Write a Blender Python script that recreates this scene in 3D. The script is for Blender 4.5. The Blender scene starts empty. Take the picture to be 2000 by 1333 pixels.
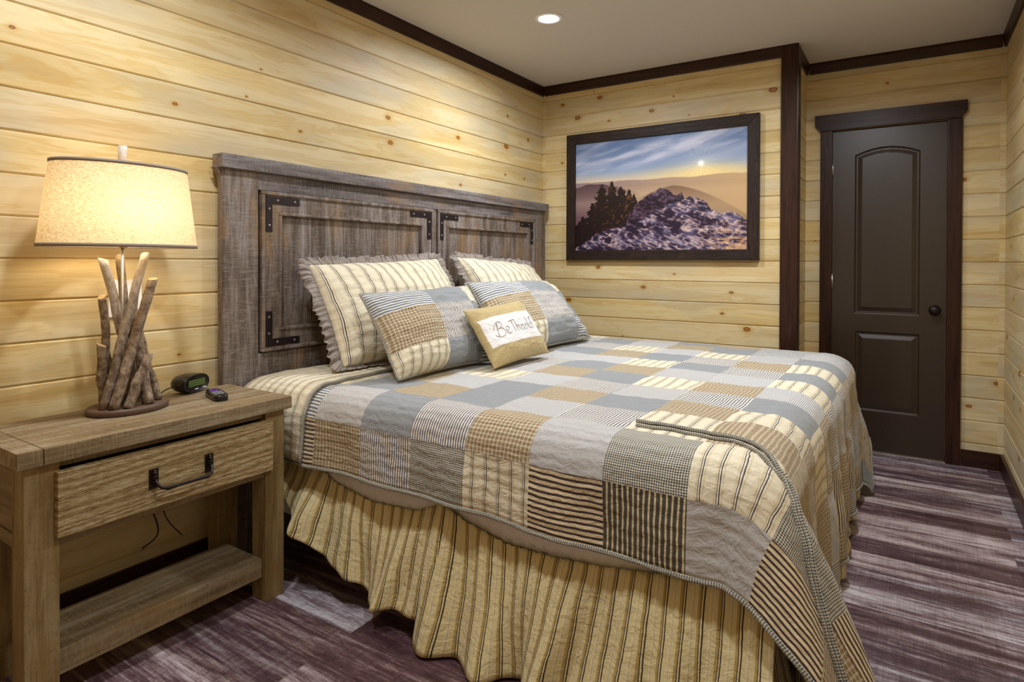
import bpy, bmesh, math, random
import numpy as np
from mathutils import Vector, Matrix, noise as mnoise
random.seed(7)
S = bpy.context.scene
COL = S.collection
PI = math.pi

# ------------------------------------------------------------------ camera
F_PX, CY = 1206.029, 519.214
YAW, PITCH, ROLL = 0.57663, -0.00771, 0.00351
CAM = Vector((2.28827, -3.92641, 1.16875))
fw = Vector((-math.sin(YAW), math.cos(YAW), 0)); rt = Vector((math.cos(YAW), math.sin(YAW), 0)); up = Vector((0, 0, 1))
fw2 = fw*math.cos(PITCH) + up*math.sin(PITCH); up2 = up*math.cos(PITCH) - fw*math.sin(PITCH)
r2 = rt*math.cos(ROLL) + up2*math.sin(ROLL); u2 = up2*math.cos(ROLL) - rt*math.sin(ROLL)
cd = bpy.data.cameras.new('camera'); cam = bpy.data.objects.new('camera', cd); COL.objects.link(cam)
cam.matrix_world = Matrix(((r2.x, u2.x, -fw2.x, CAM.x), (r2.y, u2.y, -fw2.y, CAM.y), (r2.z, u2.z, -fw2.z, CAM.z), (0, 0, 0, 1)))
cd.sensor_fit = 'HORIZONTAL'; cd.sensor_width = 36; cd.lens = 36*F_PX/2000
cd.shift_x = 0; cd.shift_y = -(666.5-CY)/2000
cd.clip_start = .02
S.camera = cam

# ------------------------------------------------------------------ world, exposure, ceiling lights
S.view_settings.view_transform = 'Standard'; S.view_settings.look = 'None'
S.view_settings.gamma = 1; S.view_settings.use_curve_mapping = False
S.view_settings.exposure = 0.08
W = bpy.data.worlds.new('world'); S.world = W; W.use_nodes = True
W.node_tree.nodes['Background'].inputs[0].default_value = (1, .68, .33, 1)
W.node_tree.nodes['Background'].inputs[1].default_value = 0.45
H = 2.44
LIGHTS = [(.68, -1.11), (2.0, -1.11), (.68, -3.0), (2.0, -3.0)]
for lx, ly in LIGHTS:
    ld = bpy.data.lights.new('downlight', 'AREA'); ld.shape = 'DISK'; ld.size = .12
    ld.energy = 21.5 if ly > -2 else 15.5; ld.color = (.90, .945, 1.0); ld.spread = math.radians(165)
    lo = bpy.data.objects.new('downlight', ld); COL.objects.link(lo); lo.location = (lx, ly, H-.012)

# ------------------------------------------------------------------ node helper
class NB:
    def __init__(s, name, rough=.6, spec=.4):
        s.m = bpy.data.materials.new(name); s.m.use_nodes = True
        s.t = s.m.node_tree; s.b = s.t.nodes['Principled BSDF']
        s.b.inputs['Roughness'].default_value = rough; s.b.inputs['Specular IOR Level'].default_value = spec
    def n(s, ty): return s.t.nodes.new(ty)
    def put(s, sock, v):
        if isinstance(v, bpy.types.NodeSocket): s.t.links.new(v, sock)
        elif isinstance(v, (tuple, list)): sock.default_value = tuple(v) + ((1,) if len(v) == 3 and len(sock.default_value) == 4 else ())
        else: sock.default_value = v
    def M(s, op, a, b=0, c=0, clamp=False):
        n = s.n('ShaderNodeMath'); n.operation = op; n.use_clamp = clamp
        s.put(n.inputs[0], a); s.put(n.inputs[1], b); s.put(n.inputs[2], c); return n.outputs[0]
    def obj(s):
        n = s.n('ShaderNodeTexCoord'); x = s.n('ShaderNodeSeparateXYZ'); s.t.links.new(n.outputs['Object'], x.inputs[0]); return x.outputs
    def uv(s):
        n = s.n('ShaderNodeTexCoord'); x = s.n('ShaderNodeSeparateXYZ'); s.t.links.new(n.outputs['UV'], x.inputs[0]); return x.outputs
    def vec(s, x, y, z=0):
        n = s.n('ShaderNodeCombineXYZ'); s.put(n.inputs[0], x); s.put(n.inputs[1], y); s.put(n.inputs[2], z); return n.outputs[0]
    def noise(s, v, sc=1, det=3, ro=.55, dist=0):
        n = s.n('ShaderNodeTexNoise'); s.put(n.inputs['Vector'], v); n.inputs['Scale'].default_value = sc
        n.inputs['Detail'].default_value = det; n.inputs['Roughness'].default_value = ro; n.inputs['Distortion'].default_value = dist
        return n.outputs[0]
    def wn(s, v):
        n = s.n('ShaderNodeTexWhiteNoise'); n.noise_dimensions = '2D'; s.put(n.inputs['Vector'], v); return n.outputs['Value']
    def ramp(s, f, stops, interp='LINEAR'):
        n = s.n('ShaderNodeValToRGB'); s.put(n.inputs[0], f); cr = n.color_ramp; cr.interpolation = interp
        while len(cr.elements) < len(stops): cr.elements.new(.5)
        for e, (p, c) in zip(cr.elements, stops):
            e.position = p; e.color = tuple(c) + (1,) if not isinstance(c, float) else (c, c, c, 1)
        return n.outputs[0]
    def mix(s, f, a, b, mode='MIX'):
        n = s.n('ShaderNodeMix'); n.data_type = 'RGBA'; n.blend_type = mode
        s.put(n.inputs[0], f); s.put(n.inputs[6], a); s.put(n.inputs[7], b); return n.outputs[2]
    def smooth(s, v, a, b):
        n = s.n('ShaderNodeMapRange'); n.interpolation_type = 'SMOOTHSTEP'; s.put(n.inputs[0], v)
        n.inputs[1].default_value = a; n.inputs[2].default_value = b; return n.outputs[0]
    def base(s, c): s.put(s.b.inputs['Base Color'], c)
    def bump(s, h, st=.3, dist=.002):
        n = s.n('ShaderNodeBump'); n.inputs['Strength'].default_value = st; n.inputs['Distance'].default_value = dist
        s.put(n.inputs['Height'], h); s.t.links.new(n.outputs[0], s.b.inputs['Normal'])

def plain(name, c, rough=.5, metal=0, spec=.5):
    k = NB(name, rough, spec); k.base(c); k.b.inputs['Metallic'].default_value = metal; return k.m

SEAM0, PITCHW = 1.1705, .12952
def pine_mat():
    k = NB('knotty pine boards', .48, .35); x, y, z = k.obj()
    al = k.M('ADD', k.M('MULTIPLY', x, 1.0), y)
    row = k.M('FLOOR', k.M('DIVIDE', k.M('SUBTRACT', z, SEAM0), PITCHW))
    # the two walls get different seeds, by which coordinate is constant
    side = k.M('ADD', k.M('MULTIPLY', k.M('LESS_THAN', x, .03), 3.7), k.M('MULTIPLY', k.M('GREATER_THAN', x, 2.69), 9.1))
    rnd = k.wn(k.vec(row, side)); rnd2 = k.wn(k.vec(row, k.M('ADD', side, 31.3)))
    u = k.M('ADD', al, k.M('MULTIPLY', rnd, 40.0))
    g = k.noise(k.vec(k.M('MULTIPLY', u, 1.4), k.M('MULTIPLY', z, 14.0), rnd), 1, 4, .6, .6)
    f = k.noise(k.vec(k.M('MULTIPLY', u, 5.0), k.M('MULTIPLY', z, 150.0), rnd), 1, 2, .6)
    bl = k.noise(k.vec(k.M('MULTIPLY', u, 2.0), k.M('MULTIPLY', z, 5.0), rnd2), 1, 2)
    ring = k.M('SINE', k.M('MULTIPLY', g, 42.0))
    c = k.ramp(g, [(.25, (.50, .36, .18)), (.45, (.63, .50, .29)), (.62, (.69, .58, .37)), (.8, (.71, .62, .44))])
    c = k.mix(k.M('MULTIPLY', k.smooth(ring, .3, 1.0), .30), c, (.52, .33, .12))
    c = k.mix(k.M('MULTIPLY', k.smooth(f, .48, .75), .22), c, (.50, .36, .17))
    c = k.mix(k.M('MULTIPLY', k.smooth(bl, .45, .72), .42), c, (.42, .40, .33))
    # knots
    uu = k.M('DIVIDE', u, .27); vv = k.M('DIVIDE', k.M('SUBTRACT', z, SEAM0), PITCHW)
    vn = k.n('ShaderNodeTexVoronoi'); vn.voronoi_dimensions = '2D'; vn.inputs['Scale'].default_value = 1
    vn.inputs['Randomness'].default_value = .9
    k.put(vn.inputs['Vector'], k.vec(uu, vv)); sp = k.n('ShaderNodeSeparateXYZ'); k.t.links.new(vn.outputs['Position'], sp.inputs[0])
    sc = k.n('ShaderNodeSeparateColor'); k.t.links.new(vn.outputs['Color'], sc.inputs[0])
    dx = k.M('MULTIPLY', k.M('SUBTRACT', uu, sp.outputs[0]), .27*.62); dy = k.M('MULTIPLY', k.M('SUBTRACT', vv, sp.outputs[1]), PITCHW)
    d = k.M('SQRT', k.M('ADD', k.M('MULTIPLY', dx, dx), k.M('MULTIPLY', dy, dy)))
    d = k.M('ADD', d, k.M('MULTIPLY', k.M('SUBTRACT', f, .5), .003))
    on = k.M('LESS_THAN', sc.outputs[0], .30)
    rad = k.M('ADD', .0035, k.M('MULTIPLY', k.M('POWER', sc.outputs[1], 2.0), .0125))
    q = k.M('DIVIDE', d, rad)
    halo = k.M('MULTIPLY', k.M('SUBTRACT', 1.0, k.smooth(q, 1.0, 2.8)), k.M('MULTIPLY', on, .45))
    core = k.M('MULTIPLY', k.M('SUBTRACT', 1.0, k.smooth(q, .8, 1.1)), on)
    edge = k.M('MULTIPLY', core, k.smooth(q, .45, .85))
    c = k.mix(halo, c, (.50, .30, .11)); c = k.mix(core, c, (.36, .17, .06)); c = k.mix(k.M('MULTIPLY', edge, .8), c, (.10, .045, .02))
    # board to board tone
    hsv = k.n('ShaderNodeHueSaturation'); k.put(hsv.inputs['Color'], c)
    k.put(hsv.inputs['Value'], k.M('ADD', .90, k.M('MULTIPLY', rnd2, .16))); k.put(hsv.inputs['Saturation'], k.M('ADD', 1.04, k.M('MULTIPLY', rnd, .20)))
    k.base(hsv.outputs[0]); k.bump(k.M('ADD', g, f), .08, .001)
    return k.m

def sawn(name, axis, dark, mid, light, cross=.5, rough=.62, warm=(.30, .17, .06), seed=0.):
    """rough sawn, grey washed wood; axis = grain direction"""
    k = NB(name, rough, .3); o = k.obj()
    a = o['xyz'.index(axis)]; oth = [o[i] for i in range(3) if 'xyz'[i] != axis]
    s1 = k.M('ADD', oth[0], seed); s2 = oth[1]
    g = k.noise(k.vec(k.M('MULTIPLY', a, 2.2), k.M('MULTIPLY', s1, 26.0), k.M('MULTIPLY', s2, 26.0)), 1, 5, .65, .5)
    f = k.noise(k.vec(k.M('MULTIPLY', a, 9.0), k.M('MULTIPLY', s1, 170.0), k.M('MULTIPLY', s2, 170.0)), 1, 2, .6)
    saw = k.noise(k.vec(k.M('MULTIPLY', a, 200.0), k.M('MULTIPLY', s1, 22.0), k.M('MULTIPLY', s2, 22.0)), 1, 2, .6)
    bl = k.noise(k.vec(k.M('MULTIPLY', a, 3.0), k.M('MULTIPLY', s1, 8.0), k.M('MULTIPLY', s2, 8.0)), 1, 3, .6)
    c = k.ramp(g, [(.28, dark), (.48, mid), (.72, light)])
    c = k.mix(k.M('MULTIPLY', k.smooth(f, .5, .72), .55), c, dark)
    c = k.mix(k.M('MULTIPLY', k.smooth(saw, .52, .7), cross), c, light)
    c = k.mix(k.M('MULTIPLY', k.smooth(saw, .45, .3), cross*.7), c, dark)
    pit = k.noise(k.vec(k.M('MULTIPLY', a, 70.0), k.M('MULTIPLY', s1, 120.0), k.M('MULTIPLY', s2, 120.0)), 1, 4, .75)
    c = k.mix(k.M('MULTIPLY', k.smooth(pit, .55, .68), .6), c, dark)
    c = k.mix(k.M('MULTIPLY', k.smooth(bl, .5, .72), .55), c, warm)
    k.base(c); k.bump(k.M('ADD', k.M('MULTIPLY', f, .6), k.M('ADD', k.M('MULTIPLY', saw, cross), g)), .45, .0022)
    return k.m

def drawer_mat():
    k = NB('wire brushed drawer wood', .6, .3); x, y, z = k.obj()
    w = k.noise(k.vec(k.M('MULTIPLY', y, 1.3), k.M('MULTIPLY', z, 7.0)), 1, 3, .5, .6)
    r = k.M('SINE', k.M('ADD', k.M('MULTIPLY', w, 42.0), k.M('MULTIPLY', z, 330.0)))
    f = k.noise(k.vec(k.M('MULTIPLY', y, 34.0), k.M('MULTIPLY', z, 250.0)), 1, 4, .78, .3)
    h = k.M('ADD', k.M('MULTIPLY', r, .16), k.M('MULTIPLY', f, 2.0))
    c = k.ramp(k.M('MULTIPLY', h, .52), [(.32, (.13, .075, .022)), (.5, (.27, .18, .070)), (.66, (.43, .34, .19)), (.8, (.50, .45, .34))])
    k.base(c); k.bump(h, .6, .002); return k.m

def floor_mat():
    k = NB('weathered vinyl planks', .42, .45); x, y, z = k.obj()
    w = .1517; row = k.M('FLOOR', k.M('DIVIDE', k.M('ADD', y, 2.59), w))
    rr = k.wn(k.vec(row, 3.1)); par = k.M('MODULO', k.M('ADD', row, 40.0), 2.0)
    off = k.M('ADD', k.M('MULTIPLY', par, .62), k.M('MULTIPLY', rr, .02))
    xs = k.M('DIVIDE', k.M('ADD', k.M('SUBTRACT', x, .83), k.M('ADD', off, 12.2)), 1.22)
    colm = k.M('FLOOR', xs); pr = k.wn(k.vec(row, colm)); pr2 = k.wn(k.vec(colm, k.M('ADD', row, 77.0)))
    u = k.M('ADD', x, k.M('MULTIPLY', pr, 30.0))
    fy = k.M('FRACT', k.M('DIVIDE', k.M('ADD', y, 2.59), w)); fx = k.M('FRACT', xs)
    g = k.noise(k.vec(k.M('MULTIPLY', u, 1.3), k.M('MULTIPLY', y, 19.0), pr), 1, 6, .68, .5)
    f = k.noise(k.vec(k.M('MULTIPLY', u, 8.0), k.M('MULTIPLY', y, 130.0), pr), 1, 4, .7, .3)
    sp = k.noise(k.vec(k.M('MULTIPLY', u, 45.0), k.M('MULTIPLY', y, 110.0), pr), 1, 3, .7)
    cr = k.noise(k.vec(k.M('MULTIPLY', u, 160.0), k.M('MULTIPLY', y, 6.0), pr), 1, 1, .5)
    t = k.M('ADD', k.M('ADD', k.M('MULTIPLY', g, 1.12), k.M('MULTIPLY', f, .42)), k.M('MULTIPLY', k.M('SUBTRACT', pr2, .54), .24))
    t = k.M('ADD', t, k.M('MULTIPLY', k.M('SUBTRACT', cr, .5), .12))
    bl = k.noise(k.vec(k.M('MULTIPLY', u, 3.4), k.M('MULTIPLY', y, 15.0), pr2), 1, 5, .7, 1.0)
    t = k.M('ADD', t, k.M('MULTIPLY', k.M('SUBTRACT', bl, .5), .55))
    t = k.M('ADD', t, k.M('MULTIPLY', k.M('SUBTRACT', sp, .5), .30))
    c = k.ramp(t, [(.52, (.045, .022, .030)), (.68, (.105, .062, .075)), (.78, (.20, .15, .165)), (.88, (.36, .32, .35)), (1., (.56, .53, .56))])
    c = k.mix(k.M('MULTIPLY', k.smooth(sp, .52, .68), .45), c, (.11, .055, .045))
    c = k.mix(k.M('MULTIPLY', k.smooth(pr, .35, .9), .55), c, k.mix(.75, c, (.95, .66, .52), 'MULTIPLY'))
    seam = k.M('MAXIMUM', k.M('LESS_THAN', fy, .014), k.M('LESS_THAN', fx, .0016))
    c = k.mix(k.M('MULTIPLY', seam, .6), c, (.05, .03, .03))
    k.base(c)
    k.put(k.b.inputs['Roughness'], k.M('ADD', .30, k.M('MULTIPLY', f, .25)))
    k.bump(k.M('SUBTRACT', k.M('MULTIPLY', f, .5), seam), .35, .0015); return k.m

def darkwood(name, axis, c0=(.011, .0035, .0022), c1=(.050, .0165, .008), rough=.36, wave=0):
    k = NB(name, rough, .28); o = k.obj(); a = o['xyz'.index(axis)]; oth = [o[i] for i in range(3) if 'xyz'[i] != axis]
    g = k.noise(k.vec(k.M('MULTIPLY', a, 3.0), k.M('MULTIPLY', oth[0], 40.0), k.M('MULTIPLY', oth[1], 40.0)), 1, 5, .65, .8)
    if wave:
        g = k.M('ADD', k.M('MULTIPLY', g, .6), k.M('MULTIPLY', k.M('SINE', k.M('MULTIPLY', g, 60.0)), .2))
    k.base(k.ramp(g, [(.3, c0), (.7, c1)])); k.bump(g, .35, .002); return k.m

def plaster():
    k = NB('textured ceiling paint', .9, .1); x, y, z = k.obj()
    g = k.noise(k.vec(x, y, z), 60, 3); k.base((.62, .575, .54)); k.bump(g, .12, .002); return k.m

# ------------------------------------------------------------------ fabrics (UV in metres)
def fabric(name, kind, rough=.85):
    k = NB(name, rough, .12); u, v, _ = k.uv()
    k.b.inputs['Sheen Weight'].default_value = .15
    wob = k.noise(k.vec(u, v), 14, 2); du = k.M('MULTIPLY', k.M('SUBTRACT', wob, .5), .008)
    uu = k.M('ADD', u, du); vv = k.M('ADD', v, du)
    def st(c, p, w, o=0.):
        return k.M('LESS_THAN', k.M('FRACT', k.M('DIVIDE', k.M('ADD', c, o+20.), p)), w/p)
    fine = k.noise(k.vec(u, v), 420, 2, .8)
    if kind == 'ticking':        # cream with blue black line pairs
        c = (.78, .71, .54); tan = k.M('MAXIMUM', st(uu, .044, .004, .011), st(uu, .044, .004, -.006))
        c = k.mix(k.M('MULTIPLY', tan, .38), c, (.52, .38, .14))
        c = k.mix(k.M('MAXIMUM', st(uu, .044, .0028, .0), st(uu, .044, .0018, .0052)), c, (.075, .065, .085))
    elif kind == 'skirt':
        c = (.69, .585, .31); b = k.M('MAXIMUM', st(uu, .060, .011, .016), st(uu, .060, .005, .035))
        c = k.mix(k.M('MULTIPLY', b, .75), c, (.36, .23, .05))
        c = k.mix(k.M('MULTIPLY', st(uu, .060, .012, .040), .5), c, (.76, .69, .47))
        c = k.mix(k.M('MAXIMUM', st(uu, .060, .0042, .0), st(uu, .060, .0026, .0072)), c, (.05, .035, .03))
    elif kind == 'fine':
        c = k.mix(st(uu, .0095, .0045), (.78, .73, .64), (.13, .13, .17))
    elif kind == 'pin':
        c = k.mix(st(uu, .0055, .0024), (.76, .74, .70), (.19, .20, .24))
    elif kind == 'check':
        a = st(uu, .0135, .0085); b = st(vv, .0135, .0085)
        c = k.mix(k.M('MULTIPLY', k.M('ADD', a, b), .5), (.64, .57, .42), (.29, .20, .105))
    elif kind == 'hound':
        a = st(uu, .0062, .0031); b = st(vv, .0062, .0031)
        c = k.mix(k.M('MULTIPLY', k.M('ADD', a, b), .5), (.70, .66, .55), (.025, .03, .035))
    elif kind == 'bars':
        c = k.mix(st(vv, .0145, .0062), (.74, .61, .40), (.065, .045, .045))
    elif kind == 'khaki':
        c = k.mix(st(uu, .0145, .0095), (.66, .56, .34), (.085, .075, .06))
    elif kind == 'blue':
        a = k.noise(k.vec(k.M('MULTIPLY', u, 40.), k.M('MULTIPLY', v, 700.)), 1, 2)
        c = k.mix(a, (.185, .20, .215), (.39, .405, .415))
    elif kind == 'navy':
        c = k.mix(st(vv, .0125, .0062), (.15, .17, .21), (.72, .70, .64))
    elif kind == 'linen':
        a = k.noise(k.vec(k.M('MULTIPLY', u, 500.), k.M('MULTIPLY', v, 60.)), 1, 2)
        c = k.mix(a, (.40, .385, .375), (.58, .565, .555))
    elif kind == 'ruffle':
        c = k.mix(st(uu, .036, .0035), (.33, .28, .245), (.06, .05, .055))
    elif kind == 'mustard':
        c = k.mix(fine, (.46, .35, .16), (.60, .48, .25))
    elif kind == 'white':
        c = (.78, .745, .725)
    c = k.mix(k.M('MULTIPLY', fine, .30), c, (.30, .25, .18), 'MULTIPLY') if kind != 'white' else c
    cr = k.noise(k.vec(k.M('MULTIPLY', u, 20.), k.M('MULTIPLY', v, 34.)), 1, 4, .6, 1.2)
    quilt = k.M('SINE', k.M('ADD', k.M('MULTIPLY', v, 190.0), k.M('MULTIPLY', wob, 6.0)))
    amt = .25 if kind in ('skirt', 'ruffle', 'mustard', 'white') else 1.0
    k.base(c); k.bump(k.M('ADD', k.M('MULTIPLY', cr, 2.2), k.M('ADD', k.M('MULTIPLY', quilt, .28*amt), k.M('MULTIPLY', fine, .12))), .55, .006)
    return k.m

FAB = {n: fabric(n+' cotton', n) for n in ('ticking', 'skirt', 'fine', 'pin', 'check', 'hound', 'bars', 'khaki', 'blue', 'navy', 'linen', 'ruffle', 'mustard', 'white')}
M = dict(
    pine=pine_mat(), floor=floor_mat(), ceiling=plaster(),
    trim_x=darkwood('dark stained trim', 'x'), trim_y=darkwood('dark stained trim along', 'y'), trim_z=darkwood('dark stained trim upright', 'z'),
    frame=darkwood('wenge picture frame', 'x', (.012, .006, .004), (.060, .027, .016), .5, 1), frame_z=darkwood('wenge picture frame upright', 'z', (.012, .006, .004), (.060, .027, .016), .5, 1),
    door=plain('dark brown door paint', (.032, .018, .010), .36, 0, .6), bronze=plain('oiled bronze', (.025, .016, .013), .35, .7),
    iron=plain('blackened iron strap', (.020, .012, .013), .5, .4), rivet=plain('steel rivet', (.30, .27, .26), .35, .9), steel=plain('brushed steel', (.55, .54, .52), .35, .9),
    hbz=sawn('grey washed sawn boards', 'z', (.050, .034, .024), (.160, .120, .094), (.33, .29, .275), .42),
    hby=sawn('grey washed sawn rail', 'y', (.055, .042, .038), (.155, .128, .118), (.28, .255, .255), .4),
    nsy=sawn('honey grey table wood', 'y', (.10, .062, .028), (.215, .150, .078), (.36, .30, .205), .32, .55, (.24, .15, .050)),
    nsz=sawn('honey grey leg wood', 'z', (.13, .080, .028), (.235, .160, .066), (.33, .255, .135), .18, .55, (.22, .12, .030)),
    nsx=sawn('honey grey side wood', 'x', (.11, .065, .028), (.205, .140, .072), (.31, .245, .155), .2, .55, (.22, .13, .040)),
    drawer=drawer_mat(), black=plain('glossy black plastic', (.010, .007, .008), .22), rubber=plain('black rubber cord', (.012, .010, .010), .6),
    ceramic=plain('white trim enamel', (.8, .8, .8), .4), binding=FAB['hound'],
)

# ------------------------------------------------------------------ object helpers
def empty(name, loc, label, cat, group=None, kind=None):
    o = bpy.data.objects.new(name, None); COL.objects.link(o); o.location = loc; o.empty_display_size = .1
    return tag(o, label, cat, group, kind)
def tag(o, label=None, cat=None, group=None, kind=None):
    if label: o['label'] = label
    if cat: o['category'] = cat
    if group: o['group'] = group
    if kind: o['kind'] = kind
    return o
def link(name, me, mats, parent=None, smooth=False):
    o = bpy.data.objects.new(name, me); COL.objects.link(o)
    for m in (mats if isinstance(mats, (list, tuple)) else [mats]): me.materials.append(m)
    if smooth: me.polygons.foreach_set('use_smooth', [True]*len(me.polygons))
    if parent:
        o.parent = parent
        if parent.type == 'EMPTY': o.location = -parent.location
    me.update(); return o
def boxbm(bm, x0, x1, y0, y1, z0, z1, bev=.002, mi=0):
    b = bmesh.new(); r = bmesh.ops.create_cube(b, size=1)
    for v in b.verts: v.co = Vector(((x0+x1)/2+v.co.x*(x1-x0), (y0+y1)/2+v.co.y*(y1-y0), (z0+z1)/2+v.co.z*(z1-z0)))
    bev = min(bev, .45*min(x1-x0, y1-y0, z1-z0))
    if bev > 0: bmesh.ops.bevel(b, geom=b.edges[:], offset=bev, segments=2, affect='EDGES', profile=.7)
    for f in b.faces: f.material_index = mi
    me = bpy.data.meshes.new('t'); b.to_mesh(me); b.free(); bm.from_mesh(me); bpy.data.meshes.remove(me)
def boxes(name, L, mat, parent=None, bev=.002):
    bm = bmesh.new()
    for b in L: boxbm(bm, *b[:6], bev=bev, mi=b[6] if len(b) > 6 else 0)
    me = bpy.data.meshes.new(name); bm.to_mesh(me); bm.free(); return link(name, me, mat, parent)
def pyd(name, V, Fc, mat, parent=None, smooth=False, uv=None, mi=None):
    me = bpy.data.meshes.new(name); me.from_pydata([tuple(v) for v in V], [], Fc)
    if uv is not None:
        L = me.uv_layers.new(name='UVMap'); vi = np.zeros(len(me.loops), dtype=np.int32); me.loops.foreach_get('vertex_index', vi)
        L.data.foreach_set('uv', np.asarray(uv, dtype=np.float32)[vi].ravel())
    o = link(name, me, mat, parent, smooth)
    if mi is not None: me.polygons.foreach_set('material_index', mi)
    return o
def prism(name, pts, axis, a0, a1, mat, parent=None):
    """extrude a 2D outline along an axis; pts are the other two coordinates in xyz order"""
    def mk(p, a): q = list(p); q.insert('xyz'.index(axis), a); return q
    n = len(pts); V = [mk(p, a0) for p in pts] + [mk(p, a1) for p in pts]
    Fc = [list(range(n))[::-1], list(range(n, 2*n))] + [[i, (i+1) % n, n+(i+1) % n, n+i] for i in range(n)]
    me = bpy.data.meshes.new(name); me.from_pydata(V, [], Fc)
    b = bmesh.new(); b.from_mesh(me); bmesh.ops.recalc_face_normals(b, faces=b.faces[:]); b.to_mesh(me); b.free()
    return link(name, me, mat, parent)
def tubedata(pts, rad, seg=10, cap=True, V=None, Fc=None):
    V = [] if V is None else V; Fc = [] if Fc is None else Fc; base0 = len(V)
    P = [Vector(p) for p in pts]; n = len(P); R = rad if isinstance(rad, (list, tuple)) else [rad]*n
    t = (P[1]-P[0]).normalized(); a = t.cross(Vector((0, 0, 1)));
    if a.length < .1: a = t.cross(Vector((1, 0, 0)))
    a.normalize()
    for i in range(n):
        tt = (P[min(i+1, n-1)]-P[max(i-1, 0)]).normalized(); a = (a - tt*a.dot(tt)).normalized(); b = tt.cross(a)
        for j in range(seg):
            th = 2*PI*j/seg; V.append(P[i] + (a*math.cos(th)+b*math.sin(th))*R[i])
    for i in range(n-1):
        for j in range(seg):
            k0 = base0+i*seg+j; k1 = base0+i*seg+(j+1) % seg; Fc.append([k0, k1, k1+seg, k0+seg])
    if cap:
        Fc.append([base0+j for j in range(seg)][::-1]); Fc.append([base0+(n-1)*seg+j for j in range(seg)])
    return V, Fc
def smooth_path(pts, q=8):
    P = [Vector(p) for p in pts]; out = []
    for i in range(len(P)-1):
        a, b, c, d = P[max(0, i-1)], P[i], P[i+1], P[min(len(P)-1, i+2)]
        for j in range(q):
            t = j/q; out.append(.5*((2*b)+(c-a)*t+(2*a-5*b+4*c-d)*t*t+(3*b-a-3*c+d)*t**3))
    return out+[P[-1]]
def tube(name, pts, rad, mat, parent=None, seg=10):
    if name == 'cord': pts = smooth_path(pts)
    V, Fc = tubedata(pts, rad, seg); return pyd(name, V, Fc, mat, parent, True)
def lathe(name, c, prof, mat, parent=None, seg=32, ax=1., ay=1., axis='z'):
    V = []; Fc = []
    for r, z in prof:
        for j in range(seg):
            th = 2*PI*j/seg; a, b = r*math.cos(th)*ax, r*math.sin(th)*ay
            V.append((c[0]+a, c[1]+b, c[2]+z) if axis == 'z' else (c[0]+a, c[1]-z, c[2]+b))
    n = len(prof)
    for i in range(n-1):
        for j in range(seg): Fc.append([i*seg+j, i*seg+(j+1) % seg, (i+1)*seg+(j+1) % seg, (i+1)*seg+j])
    if prof[0][0] > 1e-6: Fc.append([j for j in range(seg)][::-1])
    if prof[-1][0] > 1e-6: Fc.append([(n-1)*seg+j for j in range(seg)])
    me = bpy.data.meshes.new(name); me.from_pydata(V, [], Fc)
    b = bmesh.new(); b.from_mesh(me); bmesh.ops.remove_doubles(b, verts=b.verts[:], dist=1e-6); bmesh.ops.recalc_face_normals(b, faces=b.faces[:]); b.to_mesh(me); b.free()
    o = link(name, me, mat, parent, True)
    return o

# ------------------------------------------------------------------ room shell
XR, YD, XC, TH = 2.716, .462, 1.70, .10
YB = -4.9
def plank_wall(name, fixed, c, lo, hi, out, thick=TH, z0=0., z1=H):
    """tongue and groove boards: fixed axis at c, boards run lo..hi, room on side `out`"""
    prof = [(0, z0)]
    k = math.ceil((z0-SEAM0)/PITCHW)
    while SEAM0+k*PITCHW < z1-.01:
        z = SEAM0+k*PITCHW
        if z > z0+.01: prof += [(0, z-.0055), (-.004, z-.002), (-.006, z-.0018), (-.006, z+.0012), (-.004, z+.0016), (0, z+.0055)]
        k += 1
    prof.append((0, z1)); prof += [(-thick, z1), (-thick, z0)]
    V = []; n = len(prof)
    for s in (lo, hi):
        for d, z in prof:
            p = c + out*d; V.append((p, s, z) if fixed == 'x' else (s, p, z))
    Fc = [[i, (i+1) % n, n+(i+1) % n, n+i] for i in range(n)] + [list(range(n)), list(range(n, 2*n))]
    me = bpy.data.meshes.new(name); me.from_pydata(V, [], Fc)
    b = bmesh.new(); b.from_mesh(me); bmesh.ops.recalc_face_normals(b, faces=b.faces[:]); b.to_mesh(me); b.free()
    return tag(link(name, me, M['pine']), kind='structure')
plank_wall('wall_left', 'x', 0, YB, TH, 1)
plank_wall('wall_back', 'y', 0, 0, XC-.001, -1)
plank_wall('wall_return', 'x', XC, TH+.0005, YD, 1)
plank_wall('wall_right', 'x', XR, YB, YD, -1)
DX0, DX1, DZ1 = 1.8545, 2.4465, 1.992      # door leaf
plank_wall('wall_recess_left', 'y', YD, XC-TH, DX0-.006, -1)
plank_wall('wall_recess_right', 'y', YD, DX1+.006, XR+TH, -1)
plank_wall('wall_recess_top', 'y', YD, DX0-.006, DX1+.006, -1, z0=DZ1+.006)
tag(boxes('floor', [(-.1, XR+.1, YB, .62, -.06, 0)], M['floor'], bev=0), kind='structure')
tag(boxes('ceiling', [(-.1, XR+.1, YB, .62, H, H+.06)], M['ceiling'], bev=0), kind='structure')
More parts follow.
